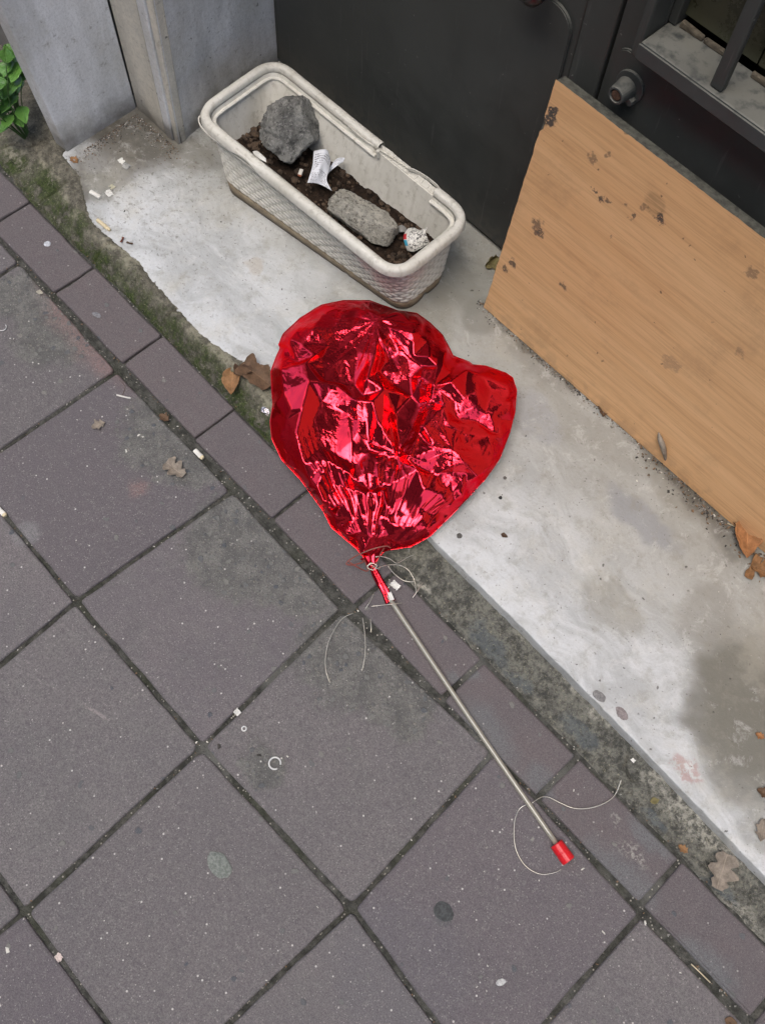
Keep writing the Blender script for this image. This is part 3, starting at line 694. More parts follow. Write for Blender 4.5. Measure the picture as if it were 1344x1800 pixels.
wallt = rimp - rn * .011                      # wall line below the rim, outer
def ringpt(t): return basep * (1 - t) + wallt * t
ZBASE, ZTOP = .0335, .168
# woven outer wall
T = np.linspace(.17, 1, 190); V = []; GRV = []
S = np.arange(NP) / NP * 52
for t in T:
    p = ringpt(t); nn = normals(p); row = (t - .17) / .83 * 13; ir = np.floor(row); fr_ = row - ir
    strand = np.power(np.clip(1 - (2 * fr_ - 1)**2, 0, 1), .6)
    ph = S + .5 * (ir % 2); ww = .5 + .5 * np.cos(2 * np.pi * ph)
    over = .0010 + .0018 * (1 - ww**5)
    d = strand * over; gro = np.clip(1 - strand * (1 - .75 * ww**5), 0, 1)
    if t > .955: d = np.zeros(NP) + .0015; gro = np.zeros(NP)
    GRV.append(gro)
    q = p + nn * d[:, None]; z = ZBASE + (ZTOP - ZBASE) * t
    V += [(a, b, z) for a, b in q]
VV = np.array(V).reshape(len(T), NP, 3).transpose(1, 0, 2).reshape(-1, 3)
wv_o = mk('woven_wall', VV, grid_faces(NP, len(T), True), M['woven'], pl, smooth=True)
at_ = wv_o.data.attributes.new('groove', 'FLOAT', 'POINT'); at_.data.foreach_set('value', np.array(GRV).T.ravel())
# plain foot band
t2 = Mt('stained_plastic', .6); n = t2.noise(25, 6, rough=.7); c = t2.mix(t2.ramp(n, .3, .7), (.36, .30, .20), (.17, .13, .085)); z = t2.sep(t2.pos())[2]; c = t2.mix(t2.ramp(z, .045, .033), c, (.075, .058, .04))
M['foot'] = t2.out(c, t2.bump(n, .002))
V = []
for t, off in ((0, -.002), (.005, .0005), (.10, .0012), (.155, .0012), (.165, -.001), (.18, -.001)):
    p = ringpt(t); nn = normals(p); ss = np.arange(NP) / NP
    zz = ZBASE + (ZTOP - ZBASE) * t - .0022 * (t == 0) + (.010 * np.exp(-((ss - .497) / .006)**2) + .004 * np.exp(-((ss - .33) / .004)**2) + .0015 * np.abs(fbm(ss * 90, ss * 0, 3))) * (t < .05)
    V.append(np.column_stack([p + nn * off, zz]))
VV = np.array(V).transpose(1, 0, 2).reshape(-1, 3)
mk('foot_band', VV, grid_faces(NP, 6, True), M['foot'], pl, smooth=True)
# inner wall
V = []
for t in np.linspace(.15, 1, 20):
    p = ringpt(t); nn = normals(p); V.append(np.column_stack([p - nn * .0025, np.full(NP, ZBASE + (ZTOP - ZBASE) * t + .001)]))
VV = np.array(V).transpose(1, 0, 2).reshape(-1, 3)
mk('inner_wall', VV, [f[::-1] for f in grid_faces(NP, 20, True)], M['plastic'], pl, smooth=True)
# rim swept round, one stretch of the back broken away
def s_of(px, py):                              # index on the rim path nearest to a point of the photo
    q = P(px, py, ZR)[:2]; return int(np.argmin(np.hypot(*(rimp - q).T)))
prof = [(.0045, -.013), (.004, -.004), (.0015, .0012), (-.003, .0028), (-.0065, .0026), (-.0098, .0020), (-.0120, -.0006), (-.0126, -.006), (-.0126, -.014), (-.0114, -.014), (-.0110, -.006)]
def sweep(name, idx, prof, mat, fn=None, smooth=True):
    V = []
    for i in idx:
        p = rimp[i % NP]; n = rn[i % NP]
        for (o, z) in prof:
            dz = fn(i, o, z) if fn else 0
            q = p + n * o; V.append((q[0], q[1], ZR + z + dz))
    m = len(prof); F = [tuple(reversed(f)) for f in grid_faces(len(idx), m)]
    e = (len(idx) - 1) * m
    return mk(name, V, F, mat, pl, smooth=smooth)
sa, sb = s_of(650, 268), s_of(765, 335)        # back side: broken between these
sa, sb = max(sa, sb), min(sa, sb)              # path runs FL->FR->BR->BL, so the back is traversed right to left
idx = list(range(sa, sb + NP + 1))
t0_, t1_ = sorted((s_of(402, 258), s_of(452, 300)))
wob = lambda i, o, z: .0008 * float(fbm(i * .05, o * 30, 5)) + (.0095 * math.sin(math.pi * ((i % NP) - t0_) / (t1_ - t0_)) if t0_ < (i % NP) < t1_ and o > .003 and z < -.003 else 0)
sweep('rim', idx, prof, M['plastic'], wob)
# torn stretch: only the low ledge with its gussets stays
ledge = [(.0005, -.015), (.0005, -.004), (-.0015, -.004), (-.0015, -.0105), (-.0115, -.0115), (-.0135, -.014)]
sweep('broken_ledge', list(range(sb - 2, sa + 3)), ledge, M['plastic'], lambda i, o, z: .0022 * float(fbm(i * .21, 0., 3)) * (z > -.006))
for k in range(sb + 4, sa - 2, 9):
    p = rimp[k]; n = rn[k]; e = np.array([-n[1], n[0]]) * .0006
    q = [p + n * -.0012 - e, p + n * -.012 - e, p + n * -.0012 + e, p + n * -.012 + e]
    V = [(*q[0], ZR - .006), (*q[0], ZR - .012), (*q[1], ZR - .0125), (*q[2], ZR - .006), (*q[2], ZR - .012), (*q[3], ZR - .0125)]
    mk('gusset', V, [(0, 1, 2), (3, 5, 4), (0, 3, 4, 1), (1, 4, 5, 2), (2, 5, 3, 0)], M['plastic'], pl)
pp = P(664, 268, ZR - .004); V, F = tube_vf([(pp[0], pp[1], ZR - .014), (pp[0], pp[1], ZR + .001)], .0032, 12); mk('peg', V, F, M['plastic'], pl)
# inner lip line under the rim
lip = [(-.0145, -.0155), (-.0185, -.0145), (-.0215, -.0155), (-.0215, -.0175)]
sweep('inner_lip', list(range(sa, sb + NP + 1)), lip, M['plastic'])
# sprung strips outside the rim
def strip(name, pts, wd, th, z0=0):
    pts = smooth_path([P(x, y, z) for x, y, z in pts], 8); V = []
    for p in pts:
        V += [(p[0], p[1], p[2] - wd / 2), (p[0], p[1], p[2] + wd / 2)]
    n = len(pts); V2 = []
    for i, p in enumerate(pts):
        d = np.array(pts[min(i + 1, n - 1)]) - np.array(pts[max(i - 1, 0)]); o = np.array([d[1], -d[0], 0]); o /= np.linalg.norm(o) + 1e-9
        for a, b in ((-1, -1), (1, -1), (1, 1), (-1, 1)): V2.append(p + o * th / 2 * a + np.array([0, 0, wd / 2 * b]))
    F = []
    for i in range(n - 1):
        for k in range(4): F.append((i * 4 + k, i * 4 + (k + 1) % 4, i * 4 + 4 + (k + 1) % 4, i * 4 + 4 + k))
    F += [(3, 2, 1, 0), (n * 4 - 4, n * 4 - 3, n * 4 - 2, n * 4 - 1)]
    return mk(name, V2, F, M['plastic'], pl)
strip('sprung_strip', [(362, 200, .170), (350, 206, .166), (352, 220, .163), (368, 238, .161), (400, 262, .159), (445, 297, .158), (500, 335, .159), (560, 378, .163)], .003, .002)
strip('sprung_strip', [(716, 297, .176), (727, 299, .178), (748, 311, .179), (766, 325, .178), (773, 334, .175)], .006, .0016)
strip('sprung_strip', [(612, 222, .176), (640, 246, .173), (680, 272, .170), (722, 300, .170)], .004, .0014)
# dark tear at the front left of the rim
V, F, _ = grid(lambda S, T: Pn(405 + 46 * S + 4 * T, 262 + 34 * S - 5.5 * np.sin(S * np.pi) * T * 1.6, ZR - .0125 + .0005 * S), 12, 3)

# soil
icen = (np.mean([rimp], axis=1)[0])
def soil_fn(S, T):
    a = (S * NP).astype(int) % NP; tt = .50
    p = ringpt(tt); nn = normals(p); p = (p - nn * .0022)[a]
    c0 = p.mean(axis=(0, 1)); R = T[..., None]
    ax = (RC[1] + RC[2]) / 2 - (RC[0] + RC[3]) / 2; ax = ax / np.linalg.norm(ax)
    mid = np.mean(rimp, 0) + ax * np.clip(((p - np.mean(rimp, 0)) @ ax), -.165, .165)[..., None]
    q = mid + (p - mid) * R
    Z = .098 + .010 * fbm(q[..., 0] * 22, q[..., 1] * 22, 4, 3) + .005 * np.abs(fbm(q[..., 0] * 90, q[..., 1] * 90, 8, 3)) - .004 * R[..., 0]
    return np.stack([q[..., 0], q[..., 1], Z], -1)
S_, T_ = np.meshgrid(np.linspace(0, 1, 400, endpoint=False), np.linspace(0, 1, 60), indexing='ij')
V = soil_fn(S_, T_).reshape(-1, 3)
mk('potting_soil', V, grid_faces(400, 60, True), M['soil'], smooth=True, kind='stuff', label='dark crumbly potting soil inside the cream trough', cat='soil')

def rock_vf(cen, size, seed, sub=4, rough=.12, cuts=9, rot=(0, 0, 0), fine=.02, kmin=.62, boxy=0):
    r = random.Random(seed); bm = bmesh.new(); bmesh.ops.create_icosphere(bm, subdivisions=sub, radius=1)
    planes = []
    for _ in range(cuts):
        n = Vector((r.gauss(0, 1), r.gauss(0, 1), r.gauss(0, 1))).normalized(); planes.append((n, r.uniform(kmin, .92)))
    R = Matrix.Rotation(rot[2], 3, 'Z') @ Matrix.Rotation(rot[1], 3, 'Y') @ Matrix.Rotation(rot[0], 3, 'X')
    Pv = np.array([v.co[:] for v in bm.verts])
    if boxy: Pv = Pv / ((np.abs(Pv)**6).sum(1)**(1 / 6))[:, None]
    for n, k in planes:
        d = Pv @ np.array(n); Pv = Pv - np.array(n)[None] * (np.maximum(d - k, 0) * .93)[:, None]
    x, y, z = Pv.T
    f = 1 + rough * fbm(x * 2 + seed, y * 2 + z * 1.7, seed) + fine * fbm(x * 9 + z * 7, y * 9 - z * 5, seed + 3) + fine * .6 * fbm(x * 25 + z * 21, y * 27, seed + 5) - fine * .8 * np.abs(fbm(x * 14 - z * 11, y * 13 + z * 9, seed + 8)) + fine * .35 * fbm(x * 60 + z * 47, y * 61 - z * 33, seed + 9, 3)
    Pv = (Pv * np.array(size)[None] * f[:, None]) @ np.array(R).T + np.array(cen)[None]
    for v, q in zip(bm.verts, Pv): v.co = q
    return bm_vf(bm)
t = Mt('grey_stone', .75, spec=.4); n = t.noise(28, 7, rough=.7); f = t.noise(140, 5, rough=.8)
c = t.mix(t.ramp(n, .38, .62), (.33, .33, .305), (.15, .15, .14)); c = t.mix(t.ramp(f, .52, .60, 0., .75), c, (.46, .45, .42)); c = t.mix(t.ramp(t.noise(80, 6, rough=.85), .52, .60, 0., .75), c, (.045, .045, .042))
c = t.mix(t.mul(t.blob((0.01, .47, .16), .008, .018, t.warp(.03, 50)), .7), c, (.09, .045, .04))
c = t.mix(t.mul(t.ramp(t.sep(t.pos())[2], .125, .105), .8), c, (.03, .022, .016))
M['rock'] = t.out(c, t.bump(t.math('ADD', t.noise(60, 8, rough=.8), t.mul(f, .4)), .009))
t = Mt('rough_concrete', .9, spec=.3); n = t.noise(30, 6, rough=.7); f = t.noise(170, 5, rough=.85)
c = t.mix(t.ramp(n, .35, .65), (.72, .69, .60), (.50, .48, .41)); c = t.mix(t.ramp(t.noise(120, 6, rough=.85), .52, .58, 0., .75), c, (.12, .11, .085)); c = t.mix(t.ramp(f, .54, .60, 0., .8), c, (.80, .77, .68)); v = t.vor(240); c = t.mix(t.mul(t.ramp(v[0], .2, .4, 1., 0.), t.ramp(t.sep(v[1])[0], .7, .75), .7), c, (.48, .46, .40))
M['conc'] = t.out(c, t.bump(t.math('ADD', t.noise(110, 8, rough=.8), t.mul(f, .7)), .009))
rc = P(509, 226, .143)
V, F = rock_vf(rc, (.054, .062, .058), 12, 6, .12, 18, (0, .2, .5), .045, .70)
mk('stone', V, F, M['rock'], smooth=True, label='large dark grey stone at the left end of the trough', cat='stone')
cc = P(640, 384, .118)
V, F = rock_vf(cc, (.060, .031, .028), 8, 6, .12, 7, (-.45, .10, .42), .05, .80, 1)
mk('concrete_chunk', V, F, M['conc'], smooth=True, label='pale rough chunk of broken concrete lying in the trough', cat='concrete chunk')
# soil crumbs
bm_V = []; bm_F = []
for k in range(520):
    i = rng.randrange(NP); tt = rng.uniform(.1, .93); s = rng.uniform(.0018, .0065) * (1 if k > 14 else 1.8)
    p = soil_fn(np.array([[i / NP]]), np.array([[tt]]))[0, 0]
    V, F = rock_vf((p[0], p[1], p[2] + s * .4), (s, s * .8, s * .7), k, 1, .3, 3)
    o = len(bm_V); bm_V += V; bm_F += [[q + o for q in f] for f in F]
mk('soil_crumbs', bm_V, bm_F, simple('crumb', (.065, .043, .027), .95, var=.6, sc=60, bump=.003), kind='stuff', label='brown crumbs and small clods strewn over the soil in the trough', cat='soil crumbs')

# ------------------------------------------------------------------ papers in the trough
def paper_mat(name, base, lines=True, sc=(1, 1, 1)):
    t = Mt(name, .6, spec=.3); uv = t.n('TexCoord').outputs['UV']; u = t.sep(uv)
    ln = t.ramp(t.math('ABSOLUTE', t.math('SINE', t.mul(u[1], 62.))), .55, .8)
    wd = t.ramp(t.noise(1., 2, v=t.mapv((42, 9, 1), v=uv)), .44, .50)
    blk = t.ramp(t.noise(1., 1, v=t.mapv((1.5, 4, 1), v=uv)), .42, .5)
    mar = t.mul(t.ramp(u[0], .08, .10), t.ramp(u[0], .92, .90))
    ink = t.mul(ln, wd, blk, mar, .8)
    return t.out(t.mix(ink, base, (.05, .05, .06)), t.bump(t.noise(90, 4), .0006))
M['receipt'] = paper_mat('printed_receipt', (.72, .74, .78))
def sheet(name, pts, mat, nu=24, label=None, cat=None, parent=None, **kw):
    """curled sheet: pts is a small grid (rows along u) of (px, py, z) control points, bilinear-smoothed"""
    A = np.array([[P(*q) for q in row] for row in pts]); n, m = A.shape[:2]
    rows = [np.array(smooth_path(list(A[i]), 6)) for i in range(n)]
    R = np.array(rows); out = np.array([smooth_path(list(R[:, j]), 6) for j in range(R.shape[1])])   # j, i
    N1, N2 = out.shape[:2]
    UV = np.stack(np.meshgrid(np.linspace(0, 1, N1), np.linspace(0, 1, N2), indexing='ij')[::-1], -1).reshape(-1, 2)
    o = mk(name, out.reshape(-1, 3), grid_faces(N1, N2), mat, parent, smooth=True, label=label, cat=cat, uv=UV, **kw)
    md = o.modifiers.new('thickness', 'SOLIDIFY'); md.thickness = .0003
    return o
sheet('receipt', [[(551, 265, .143), (549, 290, .140), (544, 308, .134), (540, 321, .128)], [(565, 262, .150), (562, 285, .147), (558, 305, .140), (555, 322, .126)],
                  [(576, 264, .146), (570, 288, .142), (566, 310, .130), (567, 326, .122)], [(581, 283, .130), (578, 300, .130), (574, 316, .126), (583, 335, .118)],
                  ], M['receipt'], label='curled white till receipt standing on the soil between the two stones', cat='receipt')
sheet('receipt', [[(606, 277, .136), (603, 284, .130)], [(595, 277, .128), (592, 291, .122)], [(587, 283, .120), (581, 300, .116)], [(579, 294, .126), (574, 308, .114)]], M['receipt'], label='narrow torn strip of receipt leaning beside the curled one in the trough', cat='receipt')
t = Mt('printed_wrapper', .35, spec=.5); uv = t.n('TexCoord').outputs['UV']; u = t.sep(uv)
v = t.vor(1., v=t.mapv((11, 9, 1), v=uv), feat='DISTANCE_TO_EDGE')[0]
ink = t.mul(t.ramp(v, .05, .10, 1., 0.), t.ramp(t.noise(1., 2, v=t.mapv((7, 9, 1), v=uv)), .44, .5), t.ramp(u[0], .22, .26))
c = t.mix(t.mul(ink, .95), (.70, .69, .64), (.03, .03, .03))
red = t.mul(t.ramp(u[0], .19, .18), t.ramp(u[1], .50, .51), t.ramp(u[1], .74, .73)); c = t.mix(red, c, (.50, .03, .04))
blu = t.mul(t.ramp(u[0], .19, .18), t.ramp(u[1], .25, .26), t.ramp(u[1], .49, .48)); c = t.mix(blu, c, (.06, .38, .55))
M['wrapper'] = t.out(c, t.bump(t.noise(110, 4), .0015))
sheet('snack_wrapper', [[(716, 441, .108), (711, 428, .118), (709, 414, .122), (717, 401, .120)], [(727, 442, .114), (722, 428, .126), (720, 412, .130), (727, 400, .126)],
                        [(740, 436, .118), (734, 424, .128), (732, 410, .134), (738, 404, .130)], [(755, 427, .116), (751, 418, .126), (748, 408, .132), (751, 399, .134)]], M['wrapper'],
      label='crumpled white wrapper with red and blue print at the right end of the trough', cat='wrapper')
t = Mt('clear_film', .15); t.b.inputs['Transmission Weight'].default_value = .6; M['film'] = t.out((.55, .55, .52), t.bump(t.noise(120, 3), .002))
sheet('clear_film_scrap', [[(698, 398, .112), (700, 408, .114)], [(706, 395, .118), (708, 407, .116)], [(714, 400, .112), (716, 408, .113)]], M['film'], label='scrap of cloudy clear film beside the concrete chunk', cat='plastic film')
M['paper'] = simple('scrap_paper', (.66, .65, .60), .7, var=.15, sc=60, bump=.0006)
sheet('paper_scrap', [[(444, 266, .1815), (452, 265, .184), (463, 274, .184)], [(446, 270, .182), (456, 272, .186), (467, 278, .183)], [(450, 274, .1815), (460, 281, .183), (468, 285, .182)]], M['paper'], label='small white paper scrap stuck on the front left rim of the trough', cat='paper scrap')

# ================================================================== BALLOON
ZF = 2.8
def zp(x, y): return x / ZF + 450, y / ZF + 510
OUT = [(585, 1345, -18), (552, 1345, -18), (490, 1270, -12), (370, 1170, -6), (330, 1090, 0), (215, 930, 8), (125, 835, 14), (75, 730, 20), (68, 640, 24), (80, 560, 24), (70, 400, 24), (100, 320, 26), (117, 285, 26), (108, 268, 26), (130, 215, 28),
       (215, 135, 26), (320, 70, 22), (430, 48, 20), (560, 48, 18), (620, 70, 18), (700, 98, 16), (790, 110, 14), (860, 160, 26), (920, 220, 26), (970, 320, 26), (1050, 350, 22), (1065, 365, 42), (1130, 370, 40), (1230, 405, 46), (1265, 430, 46),
       (1283, 490, 46), (1275, 600, 46), (1250, 700, 44), (1200, 830, 34), (1130, 930, 34), (1000, 1070, 26), (860, 1210, 14), (760, 1265, 2), (660, 1280, -6), (625, 1290, -12)]
CTRL = [(290, 200, 92), (285, 330, 97), (262, 470, 97), (225, 600, 93), (205, 720, 88), (245, 850, 80), (300, 980, 68), (350, 1080, 56), (450, 1200, 36), (520, 1290, 10),
        (128, 230, 76), (126, 400, 77), (130, 510, 78), (180, 600, 84), (180, 730, 80), (125, 720, 52), (160, 850, 44), (235, 950, 38), (320, 1085, 30), (95, 560, 50), (150, 640, 70),
        (340, 330, 84), (345, 450, 82), (320, 560, 78), (290, 640, 76), (330, 760, 70), (350, 850, 64), (390, 960, 54), (420, 1050, 48),
        (440, 330, 82), (430, 450, 80), (415, 580, 76), (395, 680, 70), (400, 800, 66), (455, 900, 70),
        (500, 300, 82), (480, 450, 79), (430, 600, 74), (470, 740, 72), (490, 850, 66),
        (600, 240, 97), (575, 330, 99), (560, 450, 97), (575, 560, 96), (600, 650, 93), (665, 750, 82), (535, 640, 84),
        (655, 330, 74), (668, 450, 70), (690, 600, 69), (710, 730, 72), (640, 200, 84),
        (760, 420, 74), (800, 550, 74), (780, 660, 73), (735, 720, 74),
        (680, 190, 84), (770, 230, 94), (850, 330, 97), (880, 480, 98), (700, 400, 74), (780, 320, 86), (830, 440, 86),
        (860, 545, 84), (780, 690, 79), (690, 825, 73), (610, 1000, 54),
        (905, 505, 99), (825, 690, 95), (745, 830, 86), (650, 960, 68),
        (940, 650, 93), (880, 790, 86), (800, 870, 80), (960, 470, 104), (1085, 520, 86), (1085, 640, 75), (1000, 625, 84), (1195, 820, 46), (1140, 730, 64),
        (965, 800, 88), (920, 670, 94), (880, 910, 68), (960, 990, 50), (1080, 920, 58), (1010, 850, 82), (1020, 760, 84),
        (785, 900, 76), (815, 975, 68), (800, 1060, 54), (765, 1150, 38), (850, 1200, 20), (1000, 1000, 46), (980, 1075, 26), (930, 1040, 46), (880, 1000, 60), (870, 1110, 40),
        (550, 890, 72), (560, 970, 64), (600, 1110, 42), (520, 1000, 58), (480, 930, 66), (650, 1060, 50), (650, 1210, 20), (565, 1200, 30), (700, 1160, 34), (620, 1250, 8), (540, 1110, 48), (470, 1120, 42), (500, 1190, 28),
        (330, 125, 70), (430, 105, 74), (560, 110, 80), (600, 140, 86), (300, 170, 84), (380, 180, 80), (470, 190, 78), (530, 225, 84), (400, 260, 78), (210, 180, 62),
        (700, 120, 68), (790, 150, 62), (860, 180, 44), (850, 250, 76), (930, 300, 58), (960, 400, 84), (1040, 400, 72), (1100, 430, 70), (1150, 500, 66), (1190, 450, 62), (1205, 560, 64), (1180, 700, 58), (1250, 560, 60), (1130, 600, 74), (1160, 620, 68), (1235, 470, 60), (1215, 640, 60)]
CTRL = [(x, y, h + .055 * ((x - 1050) * .7 - (y - 560) * .7) if x > 980 and y < 780 else h) for x, y, h in CTRL]
rb = random.Random(11)
def tri_interp(pts, hs, QX, QY, edges=()):
    vs, _, fs, ov, _, _ = delaunay_2d_cdt([Vector(p) for p in pts], list(edges), [], 0, 1e-6)
    hh = [0.] * len(vs)
    for i, o in enumerate(ov):
        if o: hh[i] = sum(hs[k] for k in o) / len(o)
        else:
            d = [((vs[i].x - p[0])**2 + (vs[i].y - p[1])**2, h) for p, h in zip(pts, hs)]; d.sort(); hh[i] = sum(q[1] for q in d[:2]) / 2
    Z = np.full(QX.shape, np.nan)
    for f in fs:
        a, b, c = (vs[i] for i in f); det = (b.y - c.y) * (a.x - c.x) + (c.x - b.x) * (a.y - c.y)
        if abs(det) < 1e-9: continue
        m = (QX >= min(a.x, b.x, c.x) - .01) & (QX <= max(a.x, b.x, c.x) + .01) & (QY >= min(a.y, b.y, c.y) - .01) & (QY <= max(a.y, b.y, c.y) + .01)
        x = QX[m]; y = QY[m]
        l1 = ((b.y - c.y) * (x - c.x) + (c.x - b.x) * (y - c.y)) / det; l2 = ((c.y - a.y) * (x - c.x) + (a.x - c.x) * (y - c.y)) / det; l3 = 1 - l1 - l2
        ok = (l1 >= -1e-4) & (l2 >= -1e-4) & (l3 >= -1e-4); z = Z[m]; z[ok] = (l1 * hh[f[0]] + l2 * hh[f[1]] + l3 * hh[f[2]])[ok]; Z[m] = z
    return Z
op = np.array(OUT, float); C0 = np.array([640., 640.])
# closed outline, resampled by angle about the centre
ang = np.arctan2(op[:, 1] - C0[1], op[:, 0] - C0[0]); NA, NR = 620, 190
tt = []
seg = []
for k in range(NA):
    a = 2 * math.pi * k / NA; d = np.array([math.cos(a), math.sin(a)]); best = 0; bh = 0
    for i in range(len(op)):
        p = op[i, :2] - C0; q = op[(i + 1) % len(op), :2] - C0; e = q - p; den = d[0] * e[1] - d[1] * e[0]
        if abs(den) < 1e-9: continue
        r = (p[0] * e[1] - p[1] * e[0]) / den; s = (p[0] * d[1] - p[1] * d[0]) / den
        if 0 <= s <= 1 and r > best: best = r; bh = op[i, 2] * (1 - s) + op[(i + 1) % len(op), 2] * s
    seg.append((best, bh))
seg = np.array(seg); rr = seg[:, 0] * (1 + .0025 * fbm(np.arange(NA) * .12, np.zeros(NA), 3))
tr = 1 - (1 - np.linspace(0, 1, NR))**1.25
A_ = 2 * math.pi * np.arange(NA) / NA
QX = C0[0] + rr[:, None] * np.cos(A_)[:, None] * tr[None]; QY = C0[1] + rr[:, None] * np.sin(A_)[:, None] * tr[None]
base_pts = [p[:2] for p in CTRL] + [(C0[0] + (p[0] - C0[0]) * 1.01, C0[1] + (p[1] - C0[1]) * 1.01) for p in OUT]; base_h = [p[2] for p in CTRL] + [p[2] for p in OUT]
H1 = 0
for dx, dy in ((0, 0), (7, 3), (-6, 5), (3, -7), (-4, -5)):
    h = tri_interp(base_pts, base_h, QX + dx * (1 - tr)[None] * 2, QY + dy * (1 - tr)[None] * 2); H1 = H1 + np.where(np.isnan(h), seg[:, 1][:, None], h) / 5
# the sheet is longer than the span it covers: let it buckle into creased facets round the broad folds
def tri_multi(pts, vals, QX, QY):
    vs, _, fs, ov, _, _ = delaunay_2d_cdt([Vector(p) for p in pts], [], [], 0, 1e-6)
    vv = [vals[o[0]] if o else None for o in ov]; out = np.full(QX.shape + (3,), np.nan)
    for f in fs:
        if any(vv[i] is None for i in f): continue
        a, b, c = (vs[i] for i in f); det = (b.y - c.y) * (a.x - c.x) + (c.x - b.x) * (a.y - c.y)
        if abs(det) < 1e-6: continue
        m = (QX >= min(a.x, b.x, c.x) - .01) & (QX <= max(a.x, b.x, c.x) + .01) & (QY >= min(a.y, b.y, c.y) - .01) & (QY <= max(a.y, b.y, c.y) + .01)
        x = QX[m]; y = QY[m]
        l1 = ((b.y - c.y) * (x - c.x) + (c.x - b.x) * (y - c.y)) / det; l2 = ((c.y - a.y) * (x - c.x) + (a.x - c.x) * (y - c.y)) / det; l3 = 1 - l1 - l2
        ok = (l1 >= -1e-4) & (l2 >= -1e-4) & (l3 >= -1e-4); z = out[m]
        z[ok] = l1[ok, None] * vv[f[0]] + l2[ok, None] * vv[f[1]] + l3[ok, None] * vv[f[2]]; out[m] = z
    return out
def rim_at(x, y):
    a = math.atan2(y - C0[1], x - C0[0]) % (2 * math.pi)
    return float(np.interp(a, np.append(A_, 2 * math.pi), np.append(rr, rr[0])))
rp = random.Random(21)
mp = [(C0[0] + rr[k_] * math.cos(A_[k_]), C0[1] + rr[k_] * math.sin(A_[k_])) for k_ in range(0, NA, 4)]; npin = len(mp)
mp += [(x + rp.uniform(-4, 4), y + rp.uniform(-4, 4)) for x, y, _ in CTRL if math.hypot(x - C0[0], y - C0[1]) < rim_at(x, y) - 10]
tries = 0
while tries < 26000 and len(mp) < 1500:
    tries += 1; x, y = rp.uniform(40, 1300), rp.uniform(30, 1360)
    if math.hypot(x - C0[0], y - C0[1]) > rim_at(x, y) - 9: continue
    dens = float(vn(x / 170, y / 260, 33)); low_ = float(sstep(650, 950, y)); edge_ = rim_at(x, y) - math.hypot(x - C0[0], y - C0[1])
    R_ = 36 + 84 * max(0, dens - .2) * (1 - .5 * low_); R_ = R_ * (.45 if edge_ < 50 else 1)
    # creases run towards the neck: spacing is longer along that direction
    dx, dy = 570 - x, 1350 - y; L_ = math.hypot(dx, dy) + 1; dx /= L_; dy /= L_
    ok = True
    for (a, b) in mp:
        ex_, ey_ = a - x, b - y
        if abs(ex_) < 110 and abs(ey_) < 110:
            al = ex_ * dx + ey_ * dy; ac = ex_ * dy - ey_ * dx
            if math.hypot(ac, al * .40) < R_: ok = False; break
    if ok: mp.append((x, y))
MP = np.array(mp); npt = len(mp)
h_ = tri_interp(base_pts, base_h, MP[:, 0], MP[:, 1]); ga = np.arctan2(MP[:, 1] - C0[1], MP[:, 0] - C0[0]) % (2 * math.pi)
grh = np.interp(ga, np.append(A_, 2 * math.pi), np.append(seg[:, 1], seg[0, 1])); h_ = np.where(np.isnan(h_), grh, h_)
dist_ = np.interp(ga, np.append(A_, 2 * math.pi), np.append(rr, rr[0])) - np.hypot(MP[:, 0] - C0[0], MP[:, 1] - C0[1])
h_ = h_ + 5 * sstep(0, 16, dist_); h_[:npin] = grh[:npin]
for (nx, ny, Rg, am, fq) in ((570, 1350, 420, 5., 14), (590, 175, 150, 3.5, 9)):
    dd = np.hypot(MP[:, 0] - nx, MP[:, 1] - ny); an_ = np.arctan2(MP[:, 0] - nx, np.abs(ny - MP[:, 1]))
    h_ = h_ + am * fbm(an_ * fq, dd / 500, 91, 2) * np.exp(-dd / Rg) * sstep(0, 60, dd) * sstep(0, 20, dist_)
px_, py_ = zp(MP[:, 0], MP[:, 1]); T0 = Pn(px_, py_, .03 + h_ / 1000); F0 = Pn(px_, py_, .03 + .05 + 0 * h_)
vs_, es_, fs_, ov_, _, _ = delaunay_2d_cdt([Vector(p) for p in mp], [], [], 0, 1e-6)
E_ = set()
for f in fs_:
    q = [ov_[i][0] for i in f]
    for k_ in range(3): E_.add((min(q[k_], q[k_ - 1]), max(q[k_], q[k_ - 1])))
E_ = np.array(sorted(E_)); i1, i2 = E_[:, 0], E_[:, 1]
wf = np.ones(npt); wf[:npin] = 0
mid = (MP[i1] + MP[i2]) / 2; ed = MP[i2] - MP[i1]; to = np.array([570., 1350.]) - mid; to /= np.linalg.norm(to, axis=1)[:, None] + 1e-9
across = 1 - (np.abs((ed * to).sum(1)) / (np.linalg.norm(ed, axis=1) + 1e-9))**2
exx = 1.005 + across * (.010 + .034 * vn(mid[:, 0] / 200, mid[:, 1] / 240, 7)) + .012 * sstep(700, 1000, mid[:, 1]) + .05 * (1 - sstep(10, 60, np.minimum(dist_[i1], dist_[i2])))
L0 = np.maximum(np.linalg.norm(F0[i1] - F0[i2], axis=1) * exx, np.linalg.norm(T0[i1] - T0[i2], axis=1) * 1.004)
rs = np.random.RandomState(3); Xs = T0.copy(); Xs[:, 2] += rs.randn(npt) * .0012 * wf
w1, w2 = wf[i1], wf[i2]; ws = np.maximum(w1 + w2, 1e-9); cnt = np.bincount(np.r_[i1, i2], minlength=npt)[:, None]
